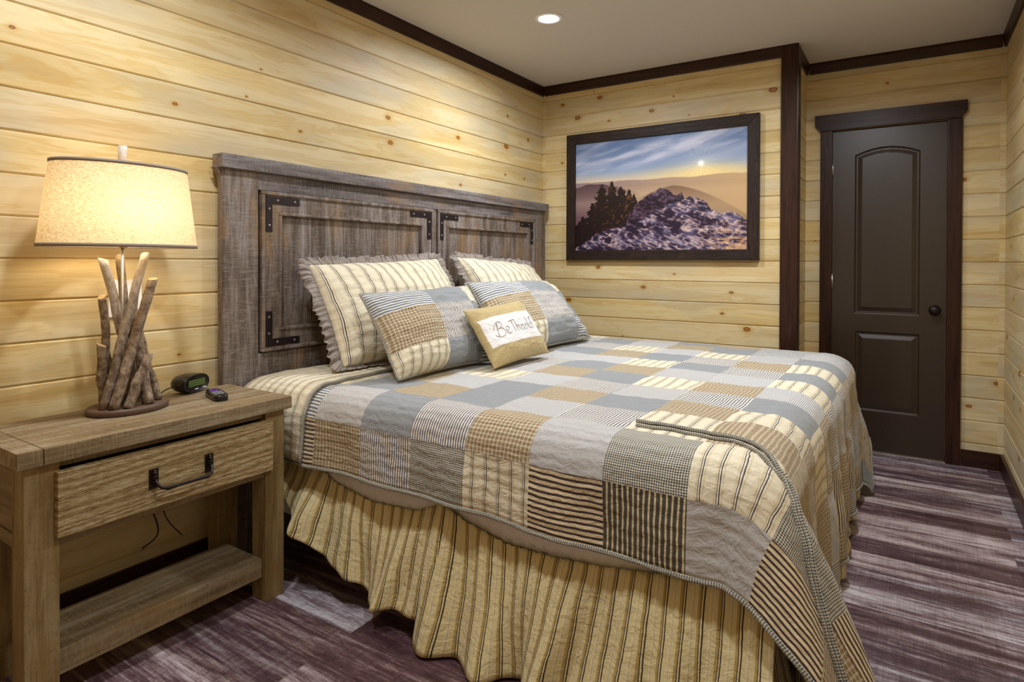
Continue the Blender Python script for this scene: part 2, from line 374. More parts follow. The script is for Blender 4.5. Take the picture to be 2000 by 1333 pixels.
# crown boards: slightly chamfered section, thicker on top
def crown(name, fixed, c, lo, hi, out, mat):
    pr = [(0, H), (.020, H), (.020, H-.014), (.012, H-.062), (.008, H-.068), (0, H-.068)]
    pts = [(c+out*d, z) for d, z in pr]
    if fixed == 'x': o = prism(name, pts, 'y', lo, hi, mat)
    else: o = prism(name, pts, 'x', lo, hi, mat)
    return tag(o, kind='structure')
crown('trim_1', 'x', 0, YB, -.0005, 1, M['trim_y'])
crown('trim_2', 'y', 0, .021, XC-.0725, -1, M['trim_x'])
crown('trim_3', 'x', XC, .080, YD, 1, M['trim_y'])
crown('trim_4', 'y', YD, XC+.021, XR-.021, -1, M['trim_x'])
crown('trim_5', 'x', XR, YB, YD, -1, M['trim_y'])
# corner post, two boards
tag(boxes('trim_6', [(XC-.072, XC+.020, -.022, -.0005, 0, H-.001), (XC+.0005, XC+.022, -.0215, .078, 0, H-.001)], M['trim_z'], bev=.003), kind='structure')
bb = .095
tag(boxes('baseboard_left', [(.0005, .016, YB, -.0005, 0, bb)], M['trim_y']), kind='structure')
tag(boxes('baseboard_back', [(.017, XC-.073, -.016, -.0005, 0, bb)], M['trim_x']), kind='structure')
tag(boxes('baseboard_recess', [(2.5225, XR-.0165, YD-.016, YD-.0005, 0, bb)], M['trim_x']), kind='structure')
tag(boxes('baseboard_right', [(XR-.016, XR-.0005, YB, YD-.0005, 0, bb)], M['trim_y']), kind='structure')
tag(boxes('baseboard_return', [(XC+.0005, XC+.016, .079, YD-.0005, 0, bb)], M['trim_y']), kind='structure')
# door casing
tag(boxes('trim_7', [(1.786, DX0-.001, YD-.022, YD-.0005, 0, 1.998)], M['trim_z'], bev=.003), kind='structure')
tag(boxes('trim_8', [(DX1+.0035, 2.519, YD-.022, YD-.0005, 0, 1.998)], M['trim_z'], bev=.003), kind='structure')
tag(prism('trim_9', [(1.755, 2.098), (1.755, 2.035), (1.783, 1.999), (2.512, 1.999), (2.541, 2.035), (2.541, 2.098)], 'y', YD-.030, YD-.0005, M['trim_x']), kind='structure')
# jamb
tag(boxes('trim_10', [(DX0-.0055, DX0-.0015, YD+.001, YD+TH, 0, DZ1+.004), (DX1+.0015, DX1+.0055, YD+.001, YD+TH, 0, DZ1+.004), (DX0-.0055, DX1+.0055, YD+.001, YD+TH, DZ1+.002, DZ1+.0055)], M['trim_z'], bev=0), kind='structure')

# ------------------------------------------------------------------ door leaf with two raised panels
def door_leaf():
    """height field on a grid warped to the panel outlines"""
    yf = YD+.006
    x0, x1 = DX0, DX1; z0, z1 = .008, DZ1
    nx, nz = 260, 560
    X, Z = np.meshgrid(np.linspace(x0, x1, nx), np.linspace(z0, z1, nz))
    def panel(px0, px1, pz0, pz1, arch=0):
        cx = (px0+px1)/2; hw = (px1-px0)/2
        top = pz1 + arch*(1-((X-cx)/hw)**2)
        return np.minimum(np.minimum(X-px0, px1-X), np.minimum(Z-pz0, top-Z))
    def relief(d):
        h = np.zeros_like(d)
        h = np.where((d > 0) & (d < .010), -.009*np.sin(d/.010*PI/2), h)
        h = np.where((d >= .010) & (d < .016), -.009, h)
        h = np.where((d >= .016) & (d < .040), -.009+.0075*(d-.016)/.024, h)
        h = np.where(d >= .040, -.0015, h); return h
    d1 = panel(1.978, 2.318, .852, 1.832, .042); d2 = panel(1.984, 2.320, .250, .738)
    Y = yf - relief(d1) - relief(d2)
    V = np.stack([X, Y, Z], -1).reshape(-1, 3)
    I = (np.arange(nz-1)[:, None]*nx + np.arange(nx-1)[None, :]).ravel()
    Fc = np.stack([I, I+1, I+1+nx, I+nx], -1).tolist()
    n = len(V); back = [(x0, yf+.036, z0), (x1, yf+.036, z0), (x1, yf+.036, z1), (x0, yf+.036, z1)]
    V = V.tolist()+back
    bl = [j for j in range(nx)]; tl = [(nz-1)*nx+j for j in range(nx)]; le = [i*nx for i in range(nz)]; ri = [i*nx+nx-1 for i in range(nz)]
    Fc += [bl[::-1]+[n, n+1], tl+[n+2, n+3], le+[n+3, n], ri[::-1]+[n+1, n+2], [n, n+3, n+2, n+1]]
    me = bpy.data.meshes.new('door_leaf'); me.from_pydata(V, [], Fc)
    b = bmesh.new(); b.from_mesh(me); bmesh.ops.recalc_face_normals(b, faces=b.faces[:]); b.to_mesh(me); b.free()
    return link('door_1', me, M['door'])
door = tag(door_leaf(), kind='structure')
kn = (2.394, YD+.006, .887)
lathe('door_knob', kn, [(.031, -.002), (.031, .004), (.026, .008), (.012, .010), (.011, .026), (.018, .030), (.027, .038), (.029, .048), (.025, .058), (.014, .064), (0, .065)], M['bronze'], door, axis='y')
for z in (1.76, 1.05, .25):
    tube('hinge', [(DX0+.001, YD+.002, z-.045), (DX0+.001, YD+.002, z+.045)], .006, M['steel'], door)

# ------------------------------------------------------------------ recessed ceiling light
em = NB('lit frosted lens'); em.b.inputs['Emission Color'].default_value = (1, .97, .98, 1); em.b.inputs['Emission Strength'].default_value = 12; em.base((.9, .9, .9))
can = empty('ceiling_light', (LIGHTS[0][0], LIGHTS[0][1], H), 'round white recessed downlight, lit, in the ceiling above the bed', 'ceiling light')
c0 = (LIGHTS[0][0], LIGHTS[0][1], H)
lathe('trim_ring', c0, [(.052, -.001), (.052, -.006), (.066, -.007), (.074, -.003), (.075, -.0005)], M['ceramic'], can, 48)
lathe('lens', c0, [(0, -.0105), (.02, -.0100), (.04, -.0075), (.0515, -.004), (.0515, -.001)], em.m, can, 48)

# ------------------------------------------------------------------ picture
def fbm(x, y, oct=5, seed=0, ridged=False):
    rs = np.random.RandomState(seed); out = np.zeros_like(x); amp = 1.; tot = 0
    for o in range(oct):
        G = rs.rand(64, 64); xx = x*2**o; yy = y*2**o
        xi = np.floor(xx).astype(int); yi = np.floor(yy).astype(int); fx = xx-xi; fy = yy-yi
        fx = fx*fx*(3-2*fx); fy = fy*fy*(3-2*fy)
        g = lambda a, b: G[(yi+b) % 64, (xi+a) % 64]
        v = (g(0, 0)*(1-fx)+g(1, 0)*fx)*(1-fy) + (g(0, 1)*(1-fx)+g(1, 1)*fx)*fy
        if ridged: v = 1-abs(2*v-1)
        out += amp*v; tot += amp; amp *= .55
    return out/tot
def paint(nx, nz):
    U, Vv = np.meshgrid(np.linspace(0, 1, nx), np.linspace(0, 1, nz))   # v up
    t = 1-Vv                                                           # t: 0 top, 1 bottom
    C = lambda r, g, b: np.array([r, g, b])/255.
    def ramp(tt, stops):
        ps = [s[0] for s in stops]; return np.stack([np.interp(tt, ps, [s[1][i] for s in stops]) for i in range(3)], -1)
    img = ramp(t, [(0, C(82, 106, 150)), (.16, C(112, 132, 170)), (.28, C(130, 150, 185)), (.36, C(200, 185, 165)), (.42, C(222, 178, 140)), (.5, C(185, 150, 130))])
    warm = np.exp(-((U-.78)**2/.07+(t-.345)**2/.006)); img = img*(1-.7*warm[..., None]) + C(246, 214, 128)*.7*warm[..., None]
    cl = fbm(U*2.6+t*3.2, t*8-U*-.0+U*3.0, 6, 3); cm = np.clip((cl-.44)*4.2, 0, 1)*np.clip((.34-t)/.30, 0, 1)**.6
    band1 = np.exp(-((t-(.20-.20*U))/.055)**2); band2 = np.exp(-((t-(.30-.22*U))/.04)**2)*.6
    cl2 = fbm(U*6, t*20+U*6, 5, 9); cm = np.clip(cm*.65+(band1+band2)*np.clip((cl2-.33)*2.4, 0, 1), 0, 1)[..., None]
    img = img*(1-.8*cm)+C(208, 205, 222)*.8*cm
    dk = np.clip((fbm(U*4, t*10, 4, 21)-.42)*4, 0, 1)*np.clip(1-t/.13, 0, 1)*np.clip(1-U/.42, 0, 1); img = img*(1-.6*dk[..., None])+C(42, 66, 104)*.6*dk[..., None]
    sd = np.sqrt(((U-.755)*1.5)**2+(t-.275)**2); ang = np.arctan2(t-.275, (U-.755)*1.5)
    ray = np.exp(-sd/.07)*(.30+.40*np.abs(np.sin(ang*9))**3); img = img+ray[..., None]*np.array([.32, .28, .16])
    img = img+np.exp(-(sd/.020)**2)[..., None]*.35
    def layer(yline, col, fade=None):
        nonlocal img
        m = np.clip((t-yline)*nz*.6, 0, 1)[..., None]; c = col if fade is None else fade
        img = img*(1-m)+c*m
    def hill(base, amp, f, seed): return base-amp*(fbm(U*f, U*0+.3, 4, seed)-.5)*2
    haze = lambda c, k: c*(1-np.clip(U*k, 0, .9)[..., None]) + C(206, 168, 112)*np.clip(U*k, 0, .9)[..., None]
    layer(hill(.375, .016, 7, 4), None, haze(C(140, 118, 126)+0*img, .8))
    layer(hill(.415, .02, 5, 8), None, haze(ramp(t, [(.38, C(126, 104, 108)), (.5, C(172, 146, 130)), (.7, C(150, 122, 112))]), .7))
    body = ramp(t, [(.37, C(78, 58, 64)), (.50, C(112, 88, 90)), (.56, C(142, 116, 112)), (.70, C(104, 78, 84)), (.9, C(84, 60, 70))])
    m = ((t > .385+.55*np.abs(U-.12)**1.5*1.3+.004*np.sin(U*60)) & (U < .5)).astype(float)[..., None]; mist = np.clip((U-.22)*5, 0, 1)[..., None]
    img = img*(1-m*(1-mist))+body*m*(1-mist)
    yl = .44+np.where(U > .60, 1.15*np.abs(U-.60)**1.55, .75*np.abs(U-.60)**1.3)
    hb_ = haze(ramp(t, [(.42, C(98, 72, 60)), (.52, C(136, 106, 88)), (.62, C(158, 130, 102)), (.8, C(128, 108, 86))]), .25)
    m = (np.clip((t-yl)*nz*.3, 0, 1)*np.clip((U-.34)*5, 0, 1))[..., None]; img = img*(1-m)+hb_*m
    # trees on the left
    tm = np.zeros_like(t)
    for cx, top, w in ((.175, .395, .085), (.238, .372, .060), (.295, .425, .080), (.345, .455, .060), (.375, .50, .05), (.115, .56, .075), (.05, .68, .09), (.41, .60, .05)):
        hgt = (t-top); ww = w*np.clip(hgt/.26, 0, 1)**.75*(.35+1.1*fbm(U*70, t*60, 3, int(cx*100)))
        ww = ww*(.55+.45*np.abs(np.sin(hgt*50+cx*30))) + .003*(hgt > 0)
        tm = np.maximum(tm, (np.abs(U-cx) < ww)*(hgt > 0)*1.)
    tm = np.maximum(tm, (t > .80-.40*np.clip(U-.03, 0, .22)-.10*fbm(U*26, t*20, 4, 2))*(U < .50)*1.)
    leaf = fbm(U*80, t*60, 3, 5); tc = C(30, 17, 19)*(1+0*leaf[..., None]) + np.clip(leaf-.56, 0, 1)[..., None]*np.array([1.5, .95, .45])*np.clip(U*2.6, .2, 1)[..., None]
    img = img*(1-tm[..., None])+tc*tm[..., None]
    # rocks
    def rock(line, lit, shade, seed, warmc, wk):
        nonlocal img
        xr = U*.82+t*.57; yr = t*.82-U*.57
        m = np.clip((t-line)*nz*.5, 0, 1)[..., None]
        r = fbm(xr*6+fbm(U*9, t*9, 3, 13)*1.6, yr*17+fbm(U*8, t*8, 3, 14)*3.5, 7, seed, True); r2 = fbm(xr*26, yr*44, 5, seed+1, True)
        k = np.clip((r*.60+r2*.40-.55)*3.6, 0, 1)[..., None]
        k = k*(.75+.5*fbm(U*110, t*120, 3, seed+5)[..., None]); c = shade*(1-k)+lit*k
        hl = np.clip((r2-.68)*5, 0, 1)[..., None]*np.clip(k*1.6, 0, 1)*wk
        c = c*(1-hl)+warmc*hl; img = img*(1-m)+c*m
    jag = lambda s, a: a*(fbm(U*24, U*0+1, 4, s)-.5)
    rock(np.where((U > .33) & (U < .67), np.interp(U, [.33, .40, .46, .54, .58, .61, .65, .67], [.72, .57, .51, .47, .50, .53, .50, .58])+jag(31, .06), 2), C(100, 80, 104), C(32, 17, 32), 41, C(140, 110, 120), .35)
    l2 = np.interp(U, [0, .05, .16, .34, .42, .49, .57, .69, .79, .81, .86, .92, 1], [.99, .93, .82, .76, .73, .655, .61, .55, .59, .66, .69, .69, .75])
    rock(l2+jag(33, .05), C(132, 124, 152), C(40, 26, 48), 51, C(238, 196, 168), .75)
    wmask = np.clip((t-.74)*6, 0, 1)*np.clip((U-.72)*6, 0, 1); w2 = fbm(U*14, t*40, 4, 77, True)
    wmask = (wmask*np.clip((w2-.52)*5, 0, 1))[..., None]; img = img*(1-.7*wmask)+C(244, 190, 140)*.7*wmask
    return np.clip(img, 0, 1)**2.2
def picture():
    p = empty('framed_picture', (.863, -.001, 1.62), 'large dark framed mountain sunrise photograph on the pine wall beside the headboard', 'picture')
    X0, X1, Z0, Z1 = .216, 1.513, 1.176, 2.060; w = .068; yb, yf = -.006, -.036
    def piece(pts, mat):
        ins = .006; V = [(x, yb, z) for x, z in pts]+[(x, yf, z) for x, z in pts]; n = 4
        return V, [[3, 2, 1, 0], [4, 5, 6, 7]]+[[i, (i+1) % 4, 4+(i+1) % 4, 4+i] for i in range(4)], mat
    A = [(X0, Z0), (X1, Z0), (X1, Z1), (X0, Z1)]; B = [(X0+w, Z0+w), (X1-w, Z0+w), (X1-w, Z1-w), (X0+w, Z1-w)]
    V = []; Fc = []; mi = []
    for i in range(4):
        j = (i+1) % 4; v, f, m = piece([A[i], A[j], B[j], B[i]], i % 2); b = len(V); V += v; Fc += [[q+b for q in ff] for ff in f]; mi += [i % 2]*len(f)
    me = bpy.data.meshes.new('frame'); me.from_pydata(V, [], Fc); bm = bmesh.new(); bm.from_mesh(me)
    bmesh.ops.recalc_face_normals(bm, faces=bm.faces[:]); bm.to_mesh(me); bm.free()
    fr = link('frame', me, [M['frame'], M['frame_z']], p); me.polygons.foreach_set('material_index', mi)
    bv = fr.modifiers.new('b', 'BEVEL'); bv.width = .002; bv.segments = 2
    nx, nz = 520, 360; col = paint(nx, nz)
    X, Z = np.meshgrid(np.linspace(X0+w-.004, X1-w+.004, nx), np.linspace(Z0+w-.004, Z1-w+.004, nz))
    V = np.stack([X, X*0-.020, Z], -1).reshape(-1, 3)
    I = (np.arange(nz-1)[:, None]*nx + np.arange(nx-1)[None, :]).ravel(); Fc = np.stack([I, I+1, I+1+nx, I+nx], -1).tolist()
    k = NB('printed mountain photograph', .38, .4); at = k.n('ShaderNodeAttribute'); at.attribute_name = 'print'; k.base(at.outputs['Color'])
    pr = pyd('print', V, Fc, k.m, p)
    ca = pr.data.color_attributes.new('print', 'FLOAT_COLOR', 'POINT')
    ca.data.foreach_set('color', np.concatenate([col.reshape(-1, 3), np.ones((nx*nz, 1))], 1).astype(np.float32).ravel())
    boxes('backing_board', [(X0+.02, X1-.02, -.019, -.003, Z0+.02, Z1-.02)], M['trim_x'], p, 0)
picture()

# ------------------------------------------------------------------ bed
bed = empty('bed', (1.05, -1.40, 0), 'king bed with tall grey washed sawn wood headboard and iron corner straps', 'bed')
HY0, HY1 = -2.548, -.066
hb = boxes('headboard', [
    (.022, .082, HY0-.006, HY1+.006, 1.524, 1.576),               # cap rail
    (.026, .066, HY0+.006, -2.392, 0.0, 1.524), (.026, .066, -.196, HY1-.006, 0.0, 1.524),   # stiles
    (.028, .063, -2.391, -.197, 1.455, 1.523),                      # frieze
    (.028, .060, -1.300, -1.275, .79, 1.454),                       # muntin
    ], M['hbz'], bed, .0025)
hb['label'] = 'grey washed sawn wood headboard'
o = boxes('cap_rail', [(.018, .086, HY0-.010, HY1+.010, 1.5235, 1.5775)], M['hby'], hb, .003)
boxes('frieze_rail', [(.027, .064, -2.3905, -.1975, 1.453, 1.5225)], M['hby'], hb, .003)
L = []
yb = -2.39
while yb < -.2:
    L.append((.028, .060, yb+.001, min(yb+.19, -.1985), .0, .788)); yb += .192
boxes('lower_boards', L, M['hbz'], hb, .003)
def corbel(y, s):
    # curved bracket tucked under the overhanging cap
    pts = [(y, 1.5230)]
    for i in range(9):
        a = i/8*PI/2; pts.append((y+s*.030*(1-math.sin(a)), 1.5225-.055*(1-math.cos(a))))
    prism('corbel', [(a, b) for a, b in pts], 'x', .024, .050, M['hbz'], hb)
def hdoor(y0, y1):
    z0, z1 = .792, 1.452
    # outer moulding, frame, inner bead, recessed boards
    fr = .085
    bm = bmesh.new()
    m = .016
    for a in ((.046, .072, y0, y1, z1-m, z1), (.046, .072, y0, y1, z0, z0+m), (.046, .072, y0, y0+m, z0+m, z1-m), (.046, .072, y1-m, y1, z0+m, z1-m)): boxbm(bm, *a, bev=.006)
    for a in ((.040, .064, y0+m, y1-m, z1-fr, z1-m), (.040, .064, y0+m, y1-m, z0+m, z0+fr), (.040, .064, y0+m, y0+fr, z0+fr, z1-fr), (.040, .064, y1-fr, y1-m, z0+fr, z1-fr)): boxbm(bm, *a, bev=.001)
    a0 = fr-.002; b = .014
    for a in ((.042, .070, y0+a0, y1-a0, z1-a0-b, z1-a0), (.042, .070, y0+a0, y1-a0, z0+a0, z0+a0+b), (.042, .070, y0+a0, y0+a0+b, z0+a0+b, z1-a0-b), (.042, .070, y1-a0-b, y1-a0, z0+a0+b, z1-a0-b)): boxbm(bm, *a, bev=.006)
    me = bpy.data.meshes.new('door_frame'); bm.to_mesh(me); bm.free(); link('door_frame', me, M['hbz'], hb)
    n = 5 if y1-y0 > 1.05 else 5
    w = (y1-y0-2*fr)/n
    boxes('door_boards', [(.036, .050, y0+fr+i*w+.0015, y0+fr+(i+1)*w-.0015, z0+fr-.01, z1-fr+.01) for i in range(n)], M['hbz'], hb, .002)
    def strap(yc, zc, sy, sz):
        aw, ay, az = .030, .165, .145
        bm = bmesh.new()
        def R(a, b): return (min(a, b), max(a, b))
        boxbm(bm, .0642, .0672, *R(yc, yc+sy*ay), *R(zc, zc+sz*aw), bev=.0008); boxbm(bm, .0642, .0672, *R(yc, yc+sy*aw), *R(zc+sz*aw, zc+sz*az), bev=.0008)
        for dy, dz in ((.055, .015), (.140, .015), (.015, .052), (.015, .120)):
            c = Vector((.0672, yc+sy*dy, zc+sz*dz)); r = .0062
            vs = []
            for (rr, xx) in ((r, 0), (r*.8, .0028), (r*.4, .0042)):
                vs.append([bm.verts.new(c+Vector((xx, rr*math.cos(2*PI*j/10), rr*math.sin(2*PI*j/10)))) for j in range(10)])
            for i in range(2):
                for j in range(10): f = bm.faces.new([vs[i][j], vs[i][(j+1) % 10], vs[i+1][(j+1) % 10], vs[i+1][j]]); f.material_index = 1
            f = bm.faces.new(vs[2]); f.material_index = 1
        bmesh.ops.recalc_face_normals(bm, faces=bm.faces[:])
        me = bpy.data.meshes.new('corner_strap'); bm.to_mesh(me); bm.free(); o = link('corner_strap', me, [M['iron'], M['rivet']], hb); o['label'] = 'black iron corner strap with four rivets'
    e = .021
    strap(y0+e, z1-e, 1, -1); strap(y1-e, z1-e, -1, -1); strap(y0+e, z0+e, 1, 1); strap(y1-e, z0+e, -1, 1)
hdoor(-2.378, -1.306); hdoor(-1.270, -.222)
corbel(HY0+.006, -1); corbel(HY1-.006, 1)
MX0, XE = .09, 1.925
YN, YF = -2.365, -.44     # where the flat top ends, near and far
def soft_box(name, x0, x1, y0, y1, z0, z1, r, mat):
    o = boxes(name, [(x0, x1, y0, y1, z0, z1)], mat, bed, 0)
    b = o.modifiers.new('r', 'BEVEL'); b.width = r; b.segments = 4; o.data.polygons.foreach_set('use_smooth', [True]*6); return o
soft_box('box_spring', .10, 1.99, -2.395, -.41, .17, .455, .03, FAB['white'])['label'] = 'white covered box spring'
soft_box('mattress', .095, 1.99, -2.400, -.405, .456, .672, .07, FAB['white'])['label'] = 'white mattress under the quilt'
for x, y in ((.25, -2.2), (.25, -.6), (1.8, -2.2), (1.8, -.6)):
    boxes('leg', [(x-.03, x+.03, y-.03, y+.03, 0, .169)], M['hbz'], bed)

# ------------------------------------------------------------------ quilt
ZT = .706; RC = .105; YS0 = -2.47
def nz3(x, y, z=0., s=1.): return mnoise.noise(Vector((x*s, y*s, z)))
def smst(a, b, x):
    t = min(1, max(0, (x-a)/(b-a))); return t*t*(3-2*t)
def drape(r, R, k):
    """distance r past the flat edge: rounded shoulder then hanging with outward slope k -> (out, drop)"""
    arc = R*PI/2
    if r <= 0: return r, 0.
    if r < arc: a = r/R; return R*math.sin(a), R*(1-math.cos(a))
    h = r-arc; return R+h*k, R+h*math.sqrt(max(.05, 1-k*k))
def Q(x, y, lift=0.):
    """cloth coordinates (metres, as if spread flat) -> place on the bed"""
    R = RC + .05*math.exp(-max(0, x-.08)/.22)
    zt = ZT - .020*math.exp(-max(0, x-.08)/.16)
    a = x-XE; b = (YN-y) if y < -1.4 else (y-YF); side = -1 if y < -1.4 else 1
    yc = YN if side < 0 else YF
    wv = .0035*nz3(x*9, y*9, 1.)+.0022*nz3(x*26, y*22, 4.)
    if a <= 0 and b <= 0:
        return Vector((x, y, zt+wv*1.2+lift + .006*nz3(x*3, y*3, 2.)))
    if a <= 0:
        rr = b; k = .03+.05*nz3(x*3.1, 7.7*side, 0)
        o_, d = drape(rr, R, max(0, k)); hang = smst(.1, .3, rr)
        d += hx(x)*smst(.1, .32, rr) if side < 0 else 0
        o_ += hang*(.006*math.sin(x*19+side)+.010*nz3(x*5, rr*6, 5.))
        p = Vector((x, yc+side*(o_+lift+wv), zt-d + (lift if rr < R else 0))); return p
    if b <= 0:
        rr = a; hang = smst(.12, .62, rr)
        k = .015
        o_, d = drape(rr, RC+.02, k)
        o_ += hang*(.020*math.sin(y*21+1.2*math.sin(y*5))+.016*nz3(y*7, rr*2, 8.)+.012)
        p = Vector((XE+o_+lift+wv, y, zt-d+(lift if rr < R else 0)))
        return p
    rr = math.hypot(a, b); th = math.atan2(b, a); s = th/(PI/2)
    if side < 0: hump = abs(math.sin(PI*min(1, max(0, s))**.5))**1.2; kk = .02+.40*hump
    else: hump = (math.sin(PI*min(1, max(0, s)))**1.5); kk = .02+.25*hump
    o_, d = drape(rr, RC, kk)
    hang = smst(.12, .5, rr)
    if side < 0: d += .016*(s > .5)*smst(.1, .32, rr)*smst(.5, 1, s); o_ += .035*hump*smst(.06, .22, rr)
    o_ += hang*(.030*math.sin(th*9+.6)*hump)
    t2 = th
    p = Vector((XE+.02*math.cos(th)*smst(0, .1, rr)+math.cos(t2)*(o_+lift+wv), yc+side*math.sin(t2)*(o_+lift+wv), zt-d+(lift if rr < R else 0)))
    p.z = max(p.z, .012)
    return p
PW = .2205; SX = [1.84-PW*k for k in range(8, -1, -1)]; SX = [s for s in SX if s > .12]
XQ0, XQ1 = .12, XE+.685
# seams beyond 1.84
while SX[-1] < XQ1: SX.append(SX[-1]+PW)
v_seam = YN-.160                       # cloth y of first side seam
YQ0 = v_seam-.168; SY = [v_seam + .2*k for k in range(0, 12)]
YQ1 = YF+.36
def hx(x): return .016*smst(1.15, 1.5, x)
def patch_kind(i, j):
    row = {0: ['bars', 'check', 'fine', 'hound', 'ticking', 'bars', 'khaki', 'linen', 'bars', 'check', 'khaki', 'bars'],
           1: ['navy', 'linen', 'blue', 'fine', 'check', 'linen', 'hound', 'ticking', 'hound', 'bars', 'khaki', 'check'],
           2: ['ticking', 'blue', 'check', 'blue', 'linen', 'fine', 'ticking', 'check', 'bars', 'fine', 'bars', 'check'],
           3: ['linen', 'check', 'pin', 'blue', 'check', 'blue', 'check', 'ticking', 'check', 'bars', 'pin', 'fine'],
           4: ['blue', 'fine', 'ticking', 'pin', 'fine', 'linen', 'fine', 'blue', 'ticking', 'check', 'bars', 'check'],
           5: ['check', 'blue', 'linen', 'check', 'blue', 'ticking', 'check', 'pin', 'check', 'pin', 'fine', 'bars'],
           6: ['ticking', 'pin', 'fine', 'blue', 'check', 'linen', 'pin', 'ticking', 'fine', 'bars', 'check', 'fine'],
           7: ['blue', 'check', 'linen', 'pin', 'ticking', 'blue', 'fine', 'blue', 'pin', 'check', 'bars', 'check'],
           8: ['fine', 'linen', 'blue', 'check', 'blue', 'fine', 'check', 'ticking', 'fine', 'bars', 'fine', 'bars'],
           9: ['check', 'blue', 'fine', 'ticking', 'pin', 'ticking', 'linen', 'blue', 'bars', 'fine', 'navy', 'fine'],
           10: ['linen', 'fine', 'blue', 'linen', 'check', 'blue', 'navy', 'pin', 'bars', 'navy', 'bars', 'blue'],
           11: ['blue', 'ticking', 'check', 'fine', 'blue', 'check', 'navy', 'navy', 'bars', 'bars', 'blue', 'bars'],
           12: ['fine', 'check', 'blue', 'ticking', 'fine', 'blue', 'check', 'bars', 'navy', 'bars', 'blue', 'navy']}
    return row[min(12, max(0, j))][min(11, i)]
def foldlift(x, y):
    # overlapping fold: near edge of the upper layer
    ye = fold_y(x)
    return .011*smst(-.002, .004, y-ye)*smst(1.60, 1.66, x)*(1-smst(.22, .42, y-ye))
def fold_y(x):
    pts = [(1.60, -2.275), (1.75, -2.272), (1.90, -2.285), (2.0, -2.34), (2.08, -2.42), (2.2, -2.50), (2.4, -2.60), (2.6, -2.70)]
    for (x0, y0), (x1, y1) in zip(pts, pts[1:]):
        if x <= x1: return y0+(y1-y0)*max(0, (x-x0)/(x1-x0))
    return pts[-1][1]
def seq(lo, hi, seams, step):
    brk = [lo]+[s for s in seams if lo+.004 < s < hi-.004]+[hi]; out = [lo]
    for a, b in zip(brk, brk[1:]):
        n = max(1, round((b-a)/step)); out += [a+(b-a)*(i+1)/n for i in range(n)]
    return out
def cloth(name, xs, ys, fn, uvf, mats, mif, parent, thick=.0):
    nx = len(xs); V = []; UV = []
    for y in ys:
        for x in xs: V.append(fn(x, y)); UV.append(uvf(x, y))
    Fc = []; mi = []
    for j in range(len(ys)-1):
        for i in range(nx-1):
            Fc.append([j*nx+i, j*nx+i+1, (j+1)*nx+i+1, (j+1)*nx+i]); mi.append(mif((xs[i]+xs[i+1])/2, (ys[j]+ys[j+1])/2))
    o = pyd(name, V, Fc, mats, parent, True, UV, mi)
    if thick:
        s = o.modifiers.new('t', 'SOLIDIFY'); s.thickness = thick; s.offset = -1
    return o
KINDS = ['ticking', 'fine', 'pin', 'check', 'hound', 'bars', 'khaki', 'blue', 'navy', 'linen']
import bisect
def qmi(x, y):
    i = bisect.bisect(SX, x)-1; j = bisect.bisect(SY, y)
    return KINDS.index(patch_kind(max(0, i), j))
quilt = empty('quilt', (1.1, -1.4, ZT), 'blue grey, cream and tan patchwork quilt spread over the bed', 'quilt')
xs = seq(XQ0, XQ1, SX, .0155); ys = seq(YQ0, YQ1, SY, .0155)
cloth('patchwork_top', xs, ys, lambda x, y: Q(x, y, foldlift(x, y)), lambda x, y: (x, y), [FAB[k] for k in KINDS], qmi, quilt, .010)
def rope(name, pts, r, parent, mat=None):
    o = tube(name, pts, r, mat or M['binding'], parent, 8)
    me = o.data; L = me.uv_layers.new(name='UVMap'); s = 0; us = [0]
    for a, b in zip(pts, pts[1:]): s += (Vector(b)-Vector(a)).length; us.append(s)
    vi = np.zeros(len(me.loops), dtype=np.int32); me.loops.foreach_get('vertex_index', vi)
    rr = r if not isinstance(r, list) else r[0]
    uv = np.array([(us[v//8], (v % 8)/8*2*PI*rr) for v in range(len(us)*8)], dtype=np.float32); L.data.foreach_set('uv', uv[vi].ravel()); return o
hem = [Q(x, YQ0) for x in seq(XQ0, XQ1, [], .02)]+[Q(XQ1, y) for y in seq(YQ0, YQ1, [], .02)][1:]+[Q(x, YQ1) for x in seq(XQ0, XQ1, [], .04)][::-1][1:]
rope('hem_piping', [p+Vector((0, 0, -.003)) for p in hem], .0065, quilt)
fx = seq(1.635, 2.46, [], .015)
rope('fold_piping', [Q(x, fold_y(x), .012) for x in fx], .0055, quilt)
rope('fold_piping', [Q(x+.004, fold_y(x)-.012, .004) for x in fx], .005, quilt)
# turned back cuff by the headboard
CX0, CX1 = .095, .470
cxs = seq(CX0, CX1, [], .0155); cys = seq(YN-.318, YF+.30, [], .02)
def cuf(x, y):
    p = Q(x, y, .010+.006*smst(CX1-.0, CX1-.08, x)); return p
cloth('striped_cuff', cxs, cys, cuf, lambda x, y: (x, y), [FAB['ticking']], lambda x, y: 0, quilt, .008)['label'] = 'cream striped turned back cuff'
rope('cuff_piping', [Q(CX1, y, .011) for y in cys], .006, quilt)

